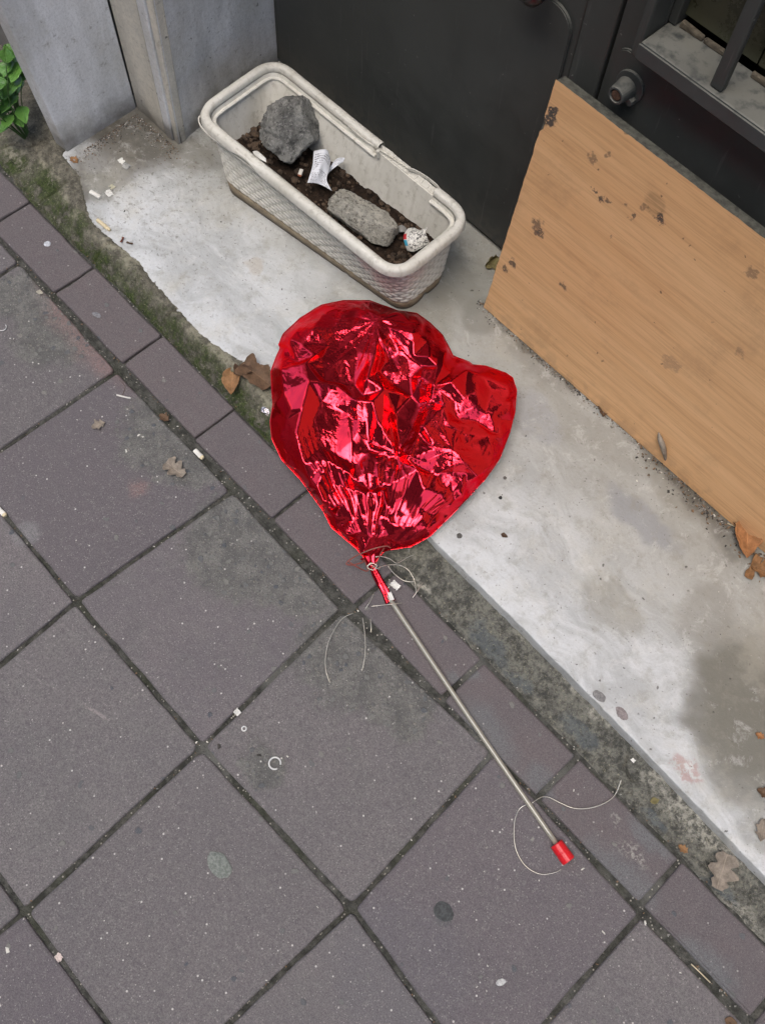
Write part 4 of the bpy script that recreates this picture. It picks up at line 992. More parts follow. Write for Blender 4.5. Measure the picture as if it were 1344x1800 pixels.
for it in range(700):
    Xs += (T0 - Xs) * .010 * wf[:, None]
    d = Xs[i2] - Xs[i1]; l = np.sqrt((d * d).sum(1)) + 1e-9; c_ = (l - L0) / l
    g1 = (c_ * w1 / ws)[:, None] * d; g2 = -(c_ * w2 / ws)[:, None] * d; D_ = np.zeros_like(Xs); np.add.at(D_, i1, g1); np.add.at(D_, i2, g2)
    Xs += D_ / cnt * 1.8; Xs[:, 2] = np.maximum(Xs[:, 2], np.minimum(T0[:, 2], .036))
print('facets', npt, np.abs(Xs - T0).mean() * 1000, 'mm')
SIM = 0
for dx, dy in ((0, 0), (8, 3), (-7, 5), (3, -8), (-5, -6)):
    kx = np.minimum(1, (1 - tr)[None] * 12)
    v = tri_multi(mp, Xs, QX + dx * kx, QY + dy * kx); SIM = SIM + np.where(np.isnan(v), 0, v) / 5; SIM = np.where(np.isnan(v), np.nan, SIM)
edge = (rr[:, None] * (1 - tr)[None])
X_, Y_ = zp(QX, QY); RIM = Pn(X_, Y_, .03 + seg[:, 1][:, None] / 1000 + 0 * QX); SIM = np.where(np.isnan(SIM), RIM, SIM)
p2 = [(rb.uniform(40, 1300), rb.uniform(30, 1360)) for _ in range(1500)]; h2 = [rb.gauss(0, 1) for _ in p2]
H2 = np.nan_to_num(tri_interp(p2 + [(-500, -500), (2500, -500), (2500, 2500), (-500, 2500)], h2 + [0, 0, 0, 0], QX, QY))
SIM[..., 2] += .00042 * H2 * sstep(.35, .6, vn(QX / 150, QY / 150, 5))
def ridged(a, b, sd): return 1 - np.abs(2 * vn(a, b, sd) - 1)
fold = 0
for (nx, ny, k1, am0, am1, reach, sd) in ((572, 1372, 7.5, 1.5, 8.0, 1500, 61), (572, 1372, 23, .8, 2.0, 700, 67), (590, 170, 7.5, 1.0, 3.8, 230, 71), (965, 800, 3.2, .5, 3.2, 190, 73), (690, 800, 3.0, .5, 2.6, 180, 79)):
    wx = 26 * fbm(QX / 210, QY / 210, sd + 1, 3); wy = 26 * fbm(QX / 210, QY / 210, sd + 2, 3)
    dd = np.hypot(QX - nx, QY - ny); an_ = np.arctan2(QX + wx - nx, np.abs(ny - QY - wy) if ny > 1000 else ny - QY - wy)
    am = (am0 + (am1 - am0) * np.clip(dd / (620 if ny > 1000 else 90), 0, 1)) * np.exp(-(dd / reach)**2)
    fold = fold + am * (ridged(an_ * k1, dd / 420 + .3 * k1, sd)**1.3 - .45)
SIM[..., 2] += .00115 * fold * sstep(2, 26, edge)
wgt = sstep(0, 10, edge)[..., None]; TOP = SIM * wgt + RIM * (1 - wgt)
V = TOP.reshape(-1, 3)
# lower sheet
tb = 1 - np.linspace(0, 1, 26)[1:]
rimv = TOP[:, -1]; cen = np.array([.36, .25, .034]); low = []
for q in tb:
    p = cen + (rimv - cen) * q
    z = np.where(p[:, 1] > .155, .0335, .006); z = np.maximum(z, .002)
    s = (1 - q); p[:, 2] = rimv[:, 2] * (1 - sstep(0, .25, s)) + np.minimum(z, rimv[:, 2]) * sstep(0, .25, s)
    p[:, :2] += (rimv[:, :2] - cen[:2]) * .012 * math.sin(min(1, s / .12) * math.pi)
    low.append(p)
LOW = np.array(low).transpose(1, 0, 2).reshape(-1, 3)
bal = thing('foil_balloon', 'crumpled red foil balloon lying on the step with its stick on the pavement', 'balloon', (.4, .25, .031))
o = mk('foil_bag', V, grid_faces(NA, NR, True), M['foil'], bal, smooth=True)
LV = np.concatenate([rimv[:, None], LOW.reshape(NA, -1, 3)], 1); n_ = LV.shape[1]
mk('foil_underside', LV.reshape(-1, 3), grid_faces(NA, n_, True), M['foil'], bal, smooth=True)
# neck wrapped round the stick, gathered
nk = [(648, 978, .022, .0125, .009), (651, 988, .020, .007, .006), (655, 996, .018, .0045, .0045), (660, 1008, .016, .0052, .005), (668, 1024, .014, .0056, .005), (678, 1042, .012, .006, .0045), (686, 1058, .011, .0075, .003)]
path = [P(a, b, c) for a, b, c, _, _ in nk]; V = []; NN = 40
for i, p in enumerate(path):
    d = path[min(i + 1, 6)] - path[max(i - 1, 0)]; d /= np.linalg.norm(d); a = np.cross(d, [0, 0, 1.]); a /= np.linalg.norm(a); b = np.cross(a, d)
    for k in range(NN):
        th_ = 2 * math.pi * k / NN; w_ = 1 + .18 * math.cos(5 * th_ + i * .4) + .12 * math.sin(9 * th_ - i)
        V.append(p + a * nk[i][3] * w_ * math.cos(th_) + b * nk[i][4] * w_ * math.sin(th_))
mk('neck', V, grid_faces(7, NN) + [(i * NN + NN - 1, (i + 1) * NN + NN - 1, (i + 1) * NN, i * NN) for i in range(6)], M['foil'], bal, smooth=True)
# stick: clear hollow plastic tube
t = Mt('clear_stick', .12, spec=.6); t.b.inputs['Coat Weight'].default_value = .6; M['stick'] = t.out((.27, .255, .21))
s0, s1 = P(676, 1040, .0115), P(982, 1490, .0085)
bend = [s0 + (s1 - s0) * q + np.array([.003, -.002, 0]) * math.sin(q * math.pi) for q in np.linspace(0, 1, 16)]
V, F = tube_vf(bend, .0040, 16); st = mk('stick', V, F, M['stick'], bal, smooth=True)
c0, c1 = P(977, 1483, .0095), P(999, 1514, .0095); e = c1 - c0
V, F = tube_vf([c0, c0 + e * .04, c0 + e * .45, c0 + e * .5, c0 + e * .55, c0 + e * .93, c1, c1 - e * .04], [.0092, .0098, .0102, .0099, .0102, .0104, .0100, .0075], 24)
mk('end_cap', V, F, simple('red_plastic', (.58, .012, .02), .35, var=.06, bump=0), bal)
sheet('tape_label', [[(681, 1042, .0185), (687, 1040, .0175)], [(685, 1056, .0165), (693, 1054, .0165)]], M['paper'], parent=bal)
# brown wire frame at the neck and twisted thread
wire = simple('brown_wire', (.20, .05, .035), .4, var=.15, bump=0)
def pxpath(pts, k=6): return smooth_path([P(*q) for q in pts], k)
V, F = tube_vf(pxpath([(686, 963, .052), (678, 960, .055), (655, 965, .054), (630, 975, .048), (612, 986, .040), (609, 992, .038), (620, 993, .036), (636, 989, .034), (640, 985, .034), (646, 1000, .028)]), .0011, 8); mk('wire_loop', V, F, wire, bal, smooth=True)
V, F = tube_vf(pxpath([(612, 987, .040), (628, 997, .034), (644, 1004, .026), (648, 998, .028)]), .0011, 8); mk('wire_loop', V, F, wire, bal, smooth=True)
V, F = tube_vf(pxpath([(675, 963, .040), (668, 975, .038), (662, 990, .032), (652, 1000, .028)]), .0010, 8); mk('wire_loop', V, F, wire, bal, smooth=True)
thr = Mt('silver_thread', .25, .6); M['thread'] = thr.out((.62, .59, .50))
th_paths = [[(656, 980, .026), (668, 978, .026), (684, 982, .022), (696, 990, .016), (706, 986, .014), (720, 978, .012), (740, 972, .010), (752, 973, .006)],
            [(660, 1000, .026), (678, 994, .020), (698, 993, .014), (712, 998, .010), (722, 1008, .008), (729, 1024, .005), (731, 1042, .004)],
            [(682, 995, .02), (692, 1008, .012), (708, 1020, .007), (722, 1023, .006), (728, 1021, .006)],
            [(742, 1025, .004), (734, 1038, .006), (725, 1051, .004)], [(716, 950, .030), (718, 966, .014), (722, 980, .008), (729, 996, .005)], [(716, 964, .012), (722, 972, .006), (726, 958, .012)],
            [(657, 1043, .003), (650, 1058, .004), (642, 1070, .003)], [(652, 1066, .006), (670, 1064, .010), (690, 1062, .016), (706, 1060, .006)],
            [(620, 1078, .003), (602, 1087, .004), (588, 1106, .004), (577, 1130, .004), (572, 1155, .003), (573, 1180, .003), (580, 1201, .002)],
            [(637, 1086, .004), (640, 1105, .005), (642, 1130, .005), (641, 1155, .004), (636, 1180, .002)], [(651, 1088, .003), (652, 1102, .004), (652, 1112, .002)], [(684, 1018, .016), (684, 1030, .006), (680, 1036, .004)],
            [(644, 996, .032), (652, 990, .035), (662, 994, .034), (656, 1002, .033), (646, 998, .034), (650, 992, .036), (664, 1000, .030), (668, 996, .028)],
            [(935, 1412, .010), (950, 1402, .006), (965, 1402, .004), (985, 1412, .003), (1008, 1421, .003), (1034, 1421, .003), (1060, 1413, .004), (1080, 1398, .005), (1092, 1370, .008)],
            [(935, 1412, .010), (915, 1420, .003), (905, 1440, .003), (903, 1470, .003), (908, 1498, .003), (925, 1524, .003), (950, 1537, .002), (975, 1534, .002), (986, 1528, .002)]]
for q in th_paths:
    V, F = tube_vf(pxpath(q), .00072, 5); mk('thread', V, F, M['thread'], bal, smooth=True)

# ================================================================== LITTER AND PLANTS
leaf_cols = dict(tan=(.27, .145, .065), brown=(.13, .078, .045), grey=(.26, .22, .175), orange=(.36, .17, .07), olive=(.22, .19, .085), dark=(.085, .05, .03), red=(.20, .07, .045))
LM = {}
for k_, c_ in leaf_cols.items():
    t = Mt('dry_leaf_' + k_, .7, spec=.3); n = t.noise(90, 5, rough=.7); uv = t.n('TexCoord').outputs['UV']; u = t.sep(uv)
    rib = t.ramp(t.math('ABSOLUTE', t.math('SUBTRACT', u[1], .5)), .012, .03, 1., 0.)
    vv = t.math('ABSOLUTE', t.math('SINE', t.math('ADD', t.mul(u[0], 26.), t.mul(t.math('ABSOLUTE', t.math('SUBTRACT', u[1], .5)), -22.)))); rib2 = t.mul(t.ramp(vv, .0, .16, 1., 0.), .5)
    c = t.mix(t.ramp(n, .3, .7), tuple(q * 1.2 for q in c_), tuple(q * .65 for q in c_)); c = t.mix(t.mul(t.mx(rib, rib2), .5), c, tuple(min(1, q * 1.6) for q in c_))
    LM[k_] = t.out(c, t.bump(t.math('ADD', n, t.mul(t.mx(rib, rib2), -.6)), .0012))
def leaf_outline(kind, s):        # half width as a function of s in 0..1 along the leaf
    if kind == 'ovate': return .36 * math.sin(math.pi * s**.8)**.9 * (1 - .25 * s)
    if kind == 'torn': return .33 * math.sin(math.pi * min(1, s * .96 + .04)) * (1 + .25 * math.sin(s * 19) + .15 * math.sin(s * 37))
    if kind == 'lobed': return .16 + .30 * abs(math.sin(s * 8.2 + .3)) * math.sin(math.pi * min(1, s + .06))
    if kind == 'ragged': return (.30 + .05 * math.sin(s * 13)) * min(1, s * 9 + .5, (1 - s) * 9 + .5)
    if kind == 'strip': return .13 * (1 + .2 * math.sin(s * 9))
    return .3
def leaf(px, py, z, size, ang, kind, colr, label, curl=.3, roll=0, fold=.25, cat='leaf', stem=True, name='dry_leaf', mat=None, group=None, parent=None, lift=0, nose=0):
    c = P(px, py, z); n, m = 26, 13; V = []; UV = []
    r = random.Random(int(px * 7 + py)); sd = r.random() * 50
    for i in range(n):
        s = i / (n - 1); wv_ = leaf_outline(kind, s)
        for j in range(m):
            q = j / (m - 1) * 2 - 1; asym = 1 + .22 * float(fbm(s * 5, (q > 0) * 9. + sd, 4)) + (.16 * float(fbm(s * 22, (q > 0) * 7. + sd, 9)) if abs(q) > .7 else 0)
            x = (s - .5) * size; y = q * wv_ * asym * size
            zz = size * (curl * (q * q * .35) * wv_ * 2 + fold * abs(q) * wv_ * .5 + .10 * curl * (2 * s - 1)**2 + .05 * float(fbm(s * 4 + sd, q * 2, 3)) + nose * s)
            V.append((x, y, zz)); UV.append((s, j / (m - 1)))
    V = np.array(V); ca, sa_ = math.cos(ang), math.sin(ang)
    cr, sr = math.cos(roll), math.sin(roll); Y = V[:, 1] * cr - V[:, 2] * sr; Z = V[:, 1] * sr + V[:, 2] * cr
    Z = Z - Z.min() * 1.0 + .0006 + lift if parent is None else Z
    W = np.stack([c[0] + V[:, 0] * ca - Y * sa_, c[1] + V[:, 0] * sa_ + Y * ca, c[2] + Z], -1)
    F = grid_faces(n, m)
    o = mk(name, W, F, mat or LM[colr], parent, smooth=True, label=label, cat=cat if parent is None else None, uv=np.array(UV), group=group)
    md = o.modifiers.new('thickness', 'SOLIDIFY'); md.thickness = .0004
    return o
leaf(408, 672, .026, .052, -.75, 'ovate', 'tan', 'tan dry leaf with a pointed tip on the mossy cement left of the balloon', .5, .15)
leaf(452, 660, .0385, .066, .1, 'ragged', 'brown', 'large curled brown leaf tucked against the left side of the red balloon', .5, .1)
leaf(427, 654, .036, .03, .9, 'ragged', 'dark', 'small dark brown leaf piece between the tan leaf and the curled brown one', 1.0)
leaf(308, 826, .001, .040, .15, 'lobed', 'grey', 'torn greyish leaf on the paving slab just left of the kerb bricks', .5)
leaf(174, 748, .001, .024, 1.3, 'torn', 'grey', 'pale square leaf scrap on the slab at middle left', .6)
leaf(289, 735, .001, .020, .2, 'torn', 'brown', 'small brown leaf bit in the joint beside the third kerb brick', .6)
leaf(1310, 950, .034, .070, -.95, 'ovate', 'orange', 'large orange brown leaf at the right edge below the board', .6, .1, lift=.006)
leaf(1322, 998, .032, .045, -1.35, 'strip', 'tan', 'narrow brown leaf below the large orange one at the right edge', .5)
leaf(1340, 1005, .032, .04, .4, 'torn', 'tan', 'curled tan leaf cut by the right edge of the picture', .8)
leaf(1296, 915, .033, .035, .3, 'torn', 'brown', 'crumbled brown leaf in the dirt under the board', .9)
leaf(1312, 925, .034, .03, -.8, 'torn', 'orange', 'small reddish leaf piece above the large orange leaf', .9)
leaf(1268, 1532, .012, .052, -1.2, 'lobed', 'grey', 'pale grey lobed leaf on the cement strip at lower right', .35)
leaf(1338, 1460, .032, .032, -1.1, 'torn', 'grey', 'greyish leaf at the right edge on the marble floor', .7)
leaf(1342, 1395, .032, .022, .3, 'torn', 'brown', 'small dark leaf at the right edge on the dirty marble', .7)
leaf(1200, 1493, .008, .016, .1, 'torn', 'tan', 'tiny tan leaf beside the grey lobed leaf on the cement', .4)
leaf(1150, 1408, .006, .014, 1.0, 'ovate', 'olive', 'tiny olive leaf on the pale cement beside the marble edge', .6)
leaf(1335, 1294, .032, .014, .3, 'torn', 'orange', 'tiny orange leaf crumb on the dark stain of the marble', .5)
leaf(1285, 1799, -.001, .02, .3, 'ovate', 'brown', 'brown leaf at the bottom edge beside the last kerb brick', .4)
leaf(862, 462, .033, .034, 1.5, 'torn', 'olive', 'yellowish leaf standing at the left foot of the board', 1.2, .9)
leaf(131, 282, .030, .020, .1, 'torn', 'tan', 'small orange brown leaf at the foot of the marble jamb', .6)
leaf(1060, 722, .032, .026, -.9, 'torn', 'brown', 'thin brown leaf along the bottom of the board', .7)
leaf(866, 520, .032, .012, 0, 'torn', 'brown', 'leaf crumb between the yellowish leaf and the board', .7)
leaf(886, 942, .031, .012, .3, 'ovate', 'dark', 'tiny dark leaf with a thread stalk on the marble right of the balloon', .5)
leaf(228, 428, .031, .012, .5, 'strip', 'dark', 'dark curled husk beside the cement edge of the marble', .9)
leaf(215, 422, .032, .012, -1, 'strip', 'red', 'reddish husk on the cement edge near the cigarette end', .9)
# thin dry pod leaning on the board
pv = smooth_path([P(1170, 812, .036), PV(1166, 790, .534), PV(1160, 772, .538), PV(1157, 760, .540)], 6)
V, F = tube_vf(pv, [.0008 + .0042 * math.sin(math.pi * min(1, i / (len(pv) - 1) + .02)) for i in range(len(pv))], 8)
mk('seed_pod', V, F, LM['grey'], smooth=True, label='thin pale seed pod leaning upright on the board foot', cat='seed pod')
twigs = [((1214, 1695, .001), (1230, 1710, .002), (1248, 1728, .001), .0009, 'pale straw lying in the joint beside the lowest kerb brick'), ((205, 694, .001), (216, 697, .002), (230, 700, .001), .0016, 'white splinter on the slab left of the kerb bricks'),
         ((213, 698, .001), (220, 680, .001), (210, 668, .001), .0004, 'dark hair thin twig on the slab at middle left'), ((1278, 920, .033), (1290, 925, .035), (1305, 932, .034), .0010, 'white bent twig below the board near the orange leaf')]
for a, b, c, r_, lab in twigs:
    V, F = tube_vf(smooth_path([P(*a), P(*b), P(*c)], 5), r_, 6)
    mk('twig', V, F, simple('straw_' + str(int(a[0])), (.5, .44, .30) if a[0] > 300 else (.62, .60, .55), .7, var=.1, bump=0) if r_ > .0005 else LM['dark'], smooth=True, label=lab, cat='twig')
# cigarette ends
filt = simple('cigarette_filter', (.62, .53, .34), .8, var=.12, sc=200, bump=.0005); pap = simple('cigarette_paper', (.68, .66, .60), .8, var=.12, sc=120, bump=.0008); ash = simple('ash', (.03, .03, .03), .95)
def butt(a, b, lab, r=.0036, m1=filt, m2=pap, frac=.8, squash=.85):
    A, B = P(*a), P(*b); t_ = thing('cigarette_end', lab, 'cigarette end', tuple((A + B) / 2))
    M_ = A + (B - A) * frac
    V, F = tube_vf([A, A + (B - A) * .04, A + (B - A) * .3, M_], [r * .9, r, r * .96, r], 12); V = [(x, y, A[2] + (z - A[2]) * squash) for x, y, z in V]; mk('filter', V, F, m1, t_)
    V, F = tube_vf([M_, M_ + (B - M_) * .5, B], [r * .98, r * .95, r * .7], 12); mk('paper_wrap', V, F, m2, t_)
butt((171, 386, .0345), (193, 404, .0345), 'cream cigarette end on the marble beside the cement edge', m2=filt)
butt((342, 791, .002), (357, 806, .001), 'flattened pale cigarette end beside the fourth kerb brick', .0042, pap, filt, squash=.6)
butt((1169, 811, .035), (1178, 820, .0345), 'short white cigarette end under the board', .0036, pap, pap)
butt((-4, 893, .001), (10, 907, .001), 'cigarette end cut by the left edge of the picture', .0042, pap, filt, squash=.6)
butt((528, 590, .1), (528, 590, .1), 'x') if False else None
butt((530, 297, .118), (526, 310, .112), 'cigarette end in the soil of the trough below the stone', .0036, pap, simple('burnt', (.3, .1, .05), .8))
butt((159, 336, .034), (176, 347, .034), 'crushed white cigarette end on the marble near the jamb', .0042, pap, pap, squash=.7)
# scraps
def scrap(px, py, z, s, lab, mat, seed, cat='paper scrap', name='paper_scrap', flat=.25):
    r = random.Random(seed); c = P(px, py, z); n = 9; V = []
    for i in range(n):
        for j in range(n):
            u_, v_ = i / (n - 1) - .5, j / (n - 1) - .5
            V.append((c[0] + s * (u_ + .25 * float(fbm(u_ * 3 + seed, v_ * 3, 4))), c[1] + s * (v_ * .8 + .25 * float(fbm(u_ * 3 + 9, v_ * 3 + seed, 6))), c[2] + .0008 + s * flat * abs(float(fbm(u_ * 4 + seed, v_ * 4 + 5, 8)))))
    o = mk(name, V, grid_faces(n, n), mat, label=lab, cat=cat); md = o.modifiers.new('thickness', 'SOLIDIFY'); md.thickness = .0003; return o
foilm = Mt('silver_foil', .25, 1.0); M['silver'] = foilm.out((.75, .72, .74), foilm.bump(foilm.noise(300, 3), .003))
scrap(192, 340, .031, .014, 'torn clear wrapper scrap beside the crushed cigarette end', M['paper'], 3)
scrap(197, 328, .031, .010, 'small beige paper scrap above the torn wrapper scrap', simple('beige', (.4, .38, .28), .7), 5)
scrap(214, 283, .031, .013, 'upper white paper scrap on the marble near the jamb', M['paper'], 8)
scrap(222, 292, .031, .014, 'greyish paper scrap just below the upper white one', simple('grey_paper', (.33, .33, .31), .7), 9)
scrap(694, 1029, .003, .014, 'white paper scrap on the kerb brick right of the balloon neck', M['paper'], 12)
scrap(417, 1252, .001, .010, 'white scrap in the faint joint left of centre', M['paper'], 15)
scrap(193, 1468 / 1.0, -.002, .008, 'pale scrap on the slab', M['paper'], 16) if False else None
scrap(103, 1683, -.001, .010, 'pinkish white scrap in the joint at lower left', simple('pinkish', (.5, .42, .38), .7), 17)
scrap(70, 514, .001, .010, 'beige scrap on the slab at upper left', simple('beige2', (.32, .30, .24), .7), 19)
scrap(1235, 1335 / 1.0, .004, .008, 'tiny white chip on the marble', M['paper'], 20) if False else None
scrap(1112, 1337, .010, .006, 'white curled chip on the cement beside the marble edge', M['paper'], 22)
V, F = rock_vf(P(468, 722, .020), (.0095, .0085, .006), 4, 3, .35, 6, fine=.1)
mk('foil_ball', V, F, M['silver'], label='small crumpled ball of silver foil left of the balloon', cat='foil ball')
def ring(px, py, z, R, r_, lab, a0=0, a1=6.283, mat=None, name='plastic_ring'):
    c = P(px, py, z); pts = [(c[0] + R * math.cos(a), c[1] + R * math.sin(a), c[2]) for a in np.linspace(a0, a1, 28)]
    V, F = tube_vf(pts, r_, 6); return mk(name, V, F, mat or simple('white_ring', (.6, .6, .58), .5, var=.1, bump=0), label=lab, cat='ring', smooth=True)
ring(483, 1342, .001, .0085, .0013, 'white plastic ring on the paving slab below centre', .6, 6.0)
ring(429, 1281, .001, .0032, .0012, 'tiny white ring beside the slab corner left of centre')
ring(4, 575, .001, .007, .0008, 'thin white half ring at the left edge on the slab', -2, 1.6)
# gum and droppings, thin raised spots
def spot(px, py, z, R, lab, col, cat, name, sx=1., ang=0., seed=1, h=.0007):
    c = P(px, py, z); V = [(c[0], c[1], c[2] + h)]; n = 26
    for k_, hh in ((.6, h), (.9, h * .7), (1., 0)):
        for i in range(n):
            a = 2 * math.pi * i / n; q = R * k_ * (1 + .22 * float(fbm(math.cos(a) * 1.6 + seed, math.sin(a) * 1.6, seed)))
            x, y = q * sx * math.cos(a), q * math.sin(a); V.append((c[0] + x * math.cos(ang) - y * math.sin(ang), c[1] + x * math.sin(ang) + y * math.cos(ang), c[2] + hh))
    F = [(0, 1 + i, 1 + (i + 1) % n) for i in range(n)]
    for k_ in range(2): F += [(1 + k_ * n + i, 1 + (k_ + 1) * n + i, 1 + (k_ + 1) * n + (i + 1) % n, 1 + k_ * n + (i + 1) % n) for i in range(n)]
    t = Mt('spot_' + str(seed), .8, spec=.3); nz = t.noise(260, 5, rough=.75); m_ = t.out(t.mix(t.ramp(nz, .35, .65), col, tuple(q * .55 for q in col)), t.bump(nz, .001))
    return mk(name, V, F, m_, smooth=True, label=lab, cat=cat)
spot(83, 428, .0025, .0062, 'white bird dropping spot on the second kerb brick', (.6, .62, .66), 'dropping', 'bird_dropping', seed=2)
spot(385, 1520, .0005, .0135, 'oval grey green gum patch on the large lower left slab', (.22, .24, .215), 'gum', 'chewing_gum', 1.55, -.1, seed=3)
spot(170, 553, .0025, .0045, 'pale smear on the kerb brick below the mossy strip', (.22, .22, .23), 'smear', 'pale_smear', 2., .3, seed=4, h=.0003)
spot(780, 1603, .0008, .012, 'dark flattened gum spot on the slab at bottom centre', (.075, .08, .08), 'gum', 'chewing_gum', 1.2, .3, seed=5, h=.0003)
spot(879, 875, .031, .003, 'shiny dark bead on the marble right of the balloon', (.05, .05, .05), 'bead', 'dark_bead', seed=6, h=.002)
spot(807, 942, .0313, .0045, 'dark gum spot on the marble below the balloon edge', (.13, .125, .115), 'gum', 'chewing_gum', seed=7)
spot(887, 840, .0313, .0030, 'small round gum spot on the marble above the dark bead', (.14, .13, .12), 'gum', 'chewing_gum', seed=8)
spot(1053, 1224, .0313, .007, 'dark gum patch near the marble edge', (.26, .255, .25), 'gum', 'chewing_gum', 1.6, .1, seed=9)
spot(1092, 1254, .0313, .007, 'second gum patch lower along the marble edge', (.28, .245, .24), 'gum', 'chewing_gum', 1.6, -.1, seed=10)
spot(880, 1727, .0008, .0045, 'white dropping blob on the slab near the bottom', (.6, .6, .58), 'dropping', 'bird_dropping', 1.5, 1., seed=11)
spot(1172, 1137 + 0, .0313, .003, 'tiny brown mark on marble', (.2, .1, .08), 'mark', 'mark', seed=12) if False else None

# grit: countless chips in joints, corners, along the board
gv = []; gf = []; gm = []
GM = [simple('grit_white', (.55, .53, .47), .8, bump=0), simple('grit_dark', (.05, .045, .04), .9, bump=0), simple('grit_brown', (.17, .11, .065), .9, bump=0), simple('grit_grey', (.22, .21, .19), .9, bump=0)]
gr = random.Random(5)
def chip(x, y, z, s, mi):
    o = len(gv); a = gr.uniform(0, 6.28); e = gr.uniform(.4, 1); th_ = gr.uniform(.15, .6)
    for (dx, dy, dz) in ((-1, -.6, 0), (1, -.5, 0), (.7, .8, 0), (-.8, .6, 0), (-.6, -.3, 1), (.5, -.2, 1), (.3, .5, 1)):
        X = dx * s * gr.uniform(.7, 1.2); Y = dy * s * e * gr.uniform(.7, 1.2)
        gv.append((x + X * math.cos(a) - Y * math.sin(a), y + X * math.sin(a) + Y * math.cos(a), z + dz * s * th_ * gr.uniform(.6, 1.2)))
    for f in ((0, 1, 5, 4), (1, 2, 6, 5), (2, 3, 6), (3, 0, 4, 6), (4, 5, 6)): gf.append([o + q for q in f]); gm.append(mi)
def pick(): return gr.choices((0, 1, 2, 3), (8, 38, 36, 18))[0]
for _ in range(900):      # jamb corner
    a = gr.random(); q = (P(150, 262, .031) * (1 - a) + P(240, 200, .031) * a) if gr.random() < .55 else (P(240, 200, .031) * (1 - a) + P(312, 262, .031) * a)
    d = abs(gr.gauss(0, .022)); chip(q[0] + d * gr.uniform(.1, 1), q[1] - d * gr.uniform(.0, 1) , .0315, gr.uniform(.0005, .0017), pick())
for _ in range(1500):     # foot of the board
    u_ = gr.uniform(.33, 1.3); d = abs(gr.gauss(0, .008)) + (abs(gr.gauss(0, .016)) if u_ > .72 else 0)
    chip(u_, .541 + .003 * math.sin(u_ * 9) - d, .0315 + gr.uniform(0, .002), gr.uniform(.0005, .002 if u_ < .7 else .0032), pick())
for _ in range(1500):     # joints
    if gr.random() < .5:
        j = gr.choice((0, 0, -1, -2, -3)); u_ = gr.uniform(-.7, 1.6); x, y = u_, (.3 * 1.04 * j + gr.gauss(0, .002) - .001)
    else: i = gr.randrange(-2, 6); x, y = .3 * i + gr.gauss(0, .003), gr.uniform(-1.2, 0)
    chip(x, y, gr.uniform(-.005, -.002), gr.uniform(.0006, .0022), pick())
for _ in range(260): chip(gr.uniform(-.7, 1.6), gr.uniform(-1.2, -.01), .0004, gr.uniform(.0005, .0017), gr.choice((0, 0, 0, 3)))
for _ in range(420):
    u_ = gr.uniform(-.4, 1.5); chip(u_, gr.uniform(.16, .62), .0315, gr.uniform(.0004, .0013), gr.choice((1, 1, 2, 3, 0)))
for _ in range(300):
    u_ = gr.uniform(-.6, 1.5); chip(u_, .09 + abs(gr.gauss(0, .006)), .001, gr.uniform(.0005, .0015), pick())
for (px, py, z, s, c) in ((244, 762 + 3, 0, .0026, 0), (222, 793, 0, .0034, 0), (251, 768, 0, .0022, 0), (505, 1330, 0, .002, 0), (13, 1671, 0, .0045, 0), (1024, 1528, 0, .0032, 0), (935, 1476, 0, .0034, 3), (855, 1490, 0, .002, 3),
                          (455, 1328, 0, .004, 1), (385, 1312, 0, .004, 1), (1060, 1640, 0, .0035, 0), (1133, 1622, 0, .003, 0), (1008, 1390 * 1, .004, .002, 0), (219, 371, .031, .003, 1), (60, 1800 - 4, 0, .003, 3)):
    q = P(px, py, z); chip(q[0], q[1], z + .0008, s, c)
go = mk('grit', gv, gf, None, kind='stuff', label='scattered grit, chips and crumbs of leaf on the paving and marble', cat='grit', loc=(0, 0, 0))
for m_ in GM: go.data.materials.append(m_)
go.data.polygons.foreach_set('material_index', gm)

# ------------------------------------------------------------------ weed at the left edge
t = Mt('fresh_leaf', .42, spec=.4); uv = t.n('TexCoord').outputs['UV']; u = t.sep(uv); n = t.noise(40, 4)
c = t.mix(t.ramp(n, .3, .7), (.13, .29, .055), (.075, .19, .033)); c = t.mix(t.mul(t.rnd(), .5), c, (.03, .085, .018))
rib = t.ramp(t.math('ABSOLUTE', t.math('SUBTRACT', u[1], .5)), .01, .03, 1., 0.); vv = t.math('ABSOLUTE', t.math('SINE', t.math('ADD', t.mul(u[0], 20.), t.mul(t.math('ABSOLUTE', t.math('SUBTRACT', u[1], .5)), -18.)))); rib = t.mx(rib, t.mul(t.ramp(vv, 0, .12, 1., 0.), .5))
c = t.mix(t.mul(rib, .45), c, (.14, .26, .07)); t.b.inputs['Subsurface Weight'].default_value = 0
M['green'] = t.out(c, t.bump(rib, -.0008))
wd = thing('weed_plant', 'green leafy weed growing from the wall foot at the upper left edge', 'plant', (-.50, .17, .0))
stemm = simple('green_stem', (.06, .12, .03), .6)
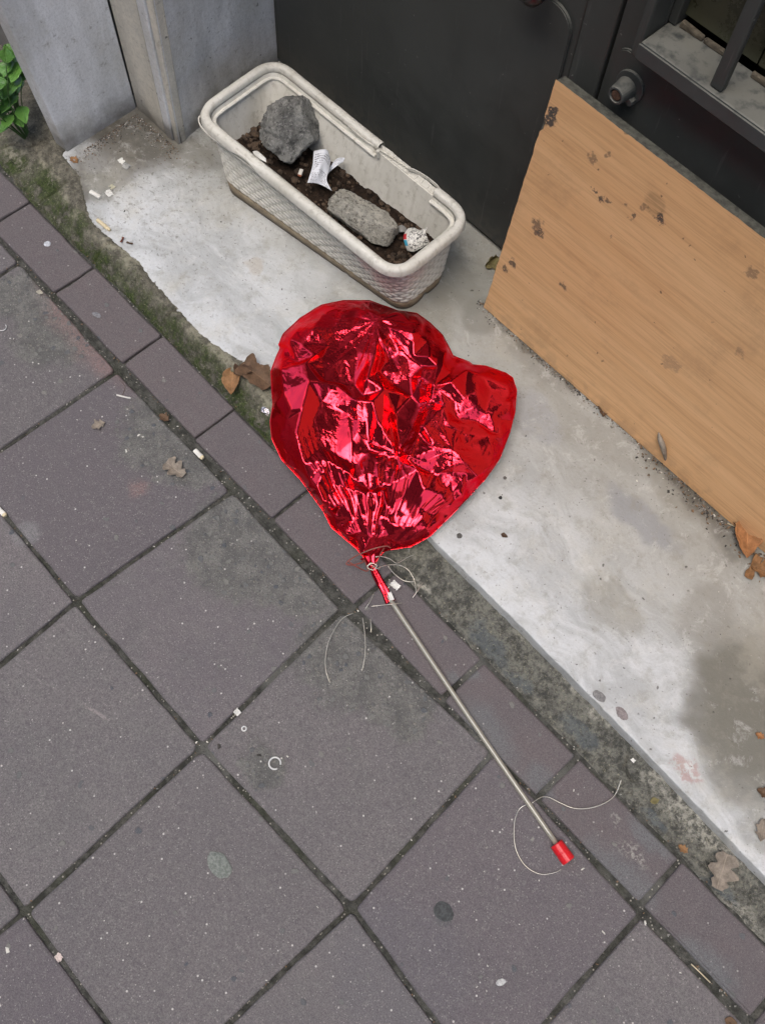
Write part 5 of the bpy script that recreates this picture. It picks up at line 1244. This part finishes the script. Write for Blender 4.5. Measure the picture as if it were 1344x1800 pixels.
root = np.array([-.515, .17, .0])
lv = [(10, 95, .17, .045, 2.6, .3), (22, 88, .16, .040, .1, -.2), (8, 122, .15, .050, -1.2, .2), (25, 125, .15, .045, -.9, 0), (40, 125, .13, .046, -.9, -.3), (18, 150, .13, .060, -1.1, .1), (4, 165, .12, .055, -1.7, .2), (14, 178, .11, .050, -1.2, .1),
      (40, 200, .09, .040, -.4, .1), (31, 208, .08, .040, -.15, 0), (12, 214, .085, .038, -1.2, .1), (3, 196, .09, .036, 2.2, 0), (10, 190, .095, .028, .9, .1), (2, 225, .07, .035, -1.8, .1), (-15, 130, .15, .05, 2.8, 0), (-18, 180, .12, .05, 3., 0), (-12, 150, .16, .05, -2., 0), (30, 150, .10, .045, -.9, .2), (24, 108, .14, .04, -.6, .2)]
for (x, y, z, s, a, ro) in lv:
    p = P(x, y, z)
    leaf(x, y, z, s, a, 'ovate', None, None, .25, ro, .3, name='leaf', mat=M['green'], parent=wd, nose=-.15)
    q = p - np.array([math.cos(a), math.sin(a), -.1]) * s * .5; mid = (q + root) / 2 + np.array([.0, -.01, .02])
    V, F = tube_vf(smooth_path([root + np.array([0, 0, .0]), mid, q], 5), [.0011] * 11, 6); mk('stem', V, F, stemm, wd, smooth=True)

# ------------------------------------------------------------------ render settings
SC.render.engine = 'CYCLES'
SC.cycles.caustics_reflective = False; SC.cycles.caustics_refractive = False; SC.cycles.max_bounces = 8; SC.cycles.glossy_bounces = 5; SC.cycles.transmission_bounces = 6

# repeats of a kind carry one shared phrase
GROUPS = {'dry_leaf': 'dry leaves scattered over the ground', 'cigarette_end': 'cigarette ends lying about', 'paper_scrap': 'scraps of paper lying about', 'chewing_gum': 'flattened chewing gum spots',
          'bird_dropping': 'white droppings on the paving', 'plastic_ring': 'small white rings on the paving', 'twig': 'straws and splinters on the ground', 'receipt': 'pieces of receipt in the trough'}
for o in COL.objects:
    k_ = o.name.split('.')[0]
    if o.parent is None and k_ in GROUPS and 'label' in o: o['group'] = GROUPS[k_]
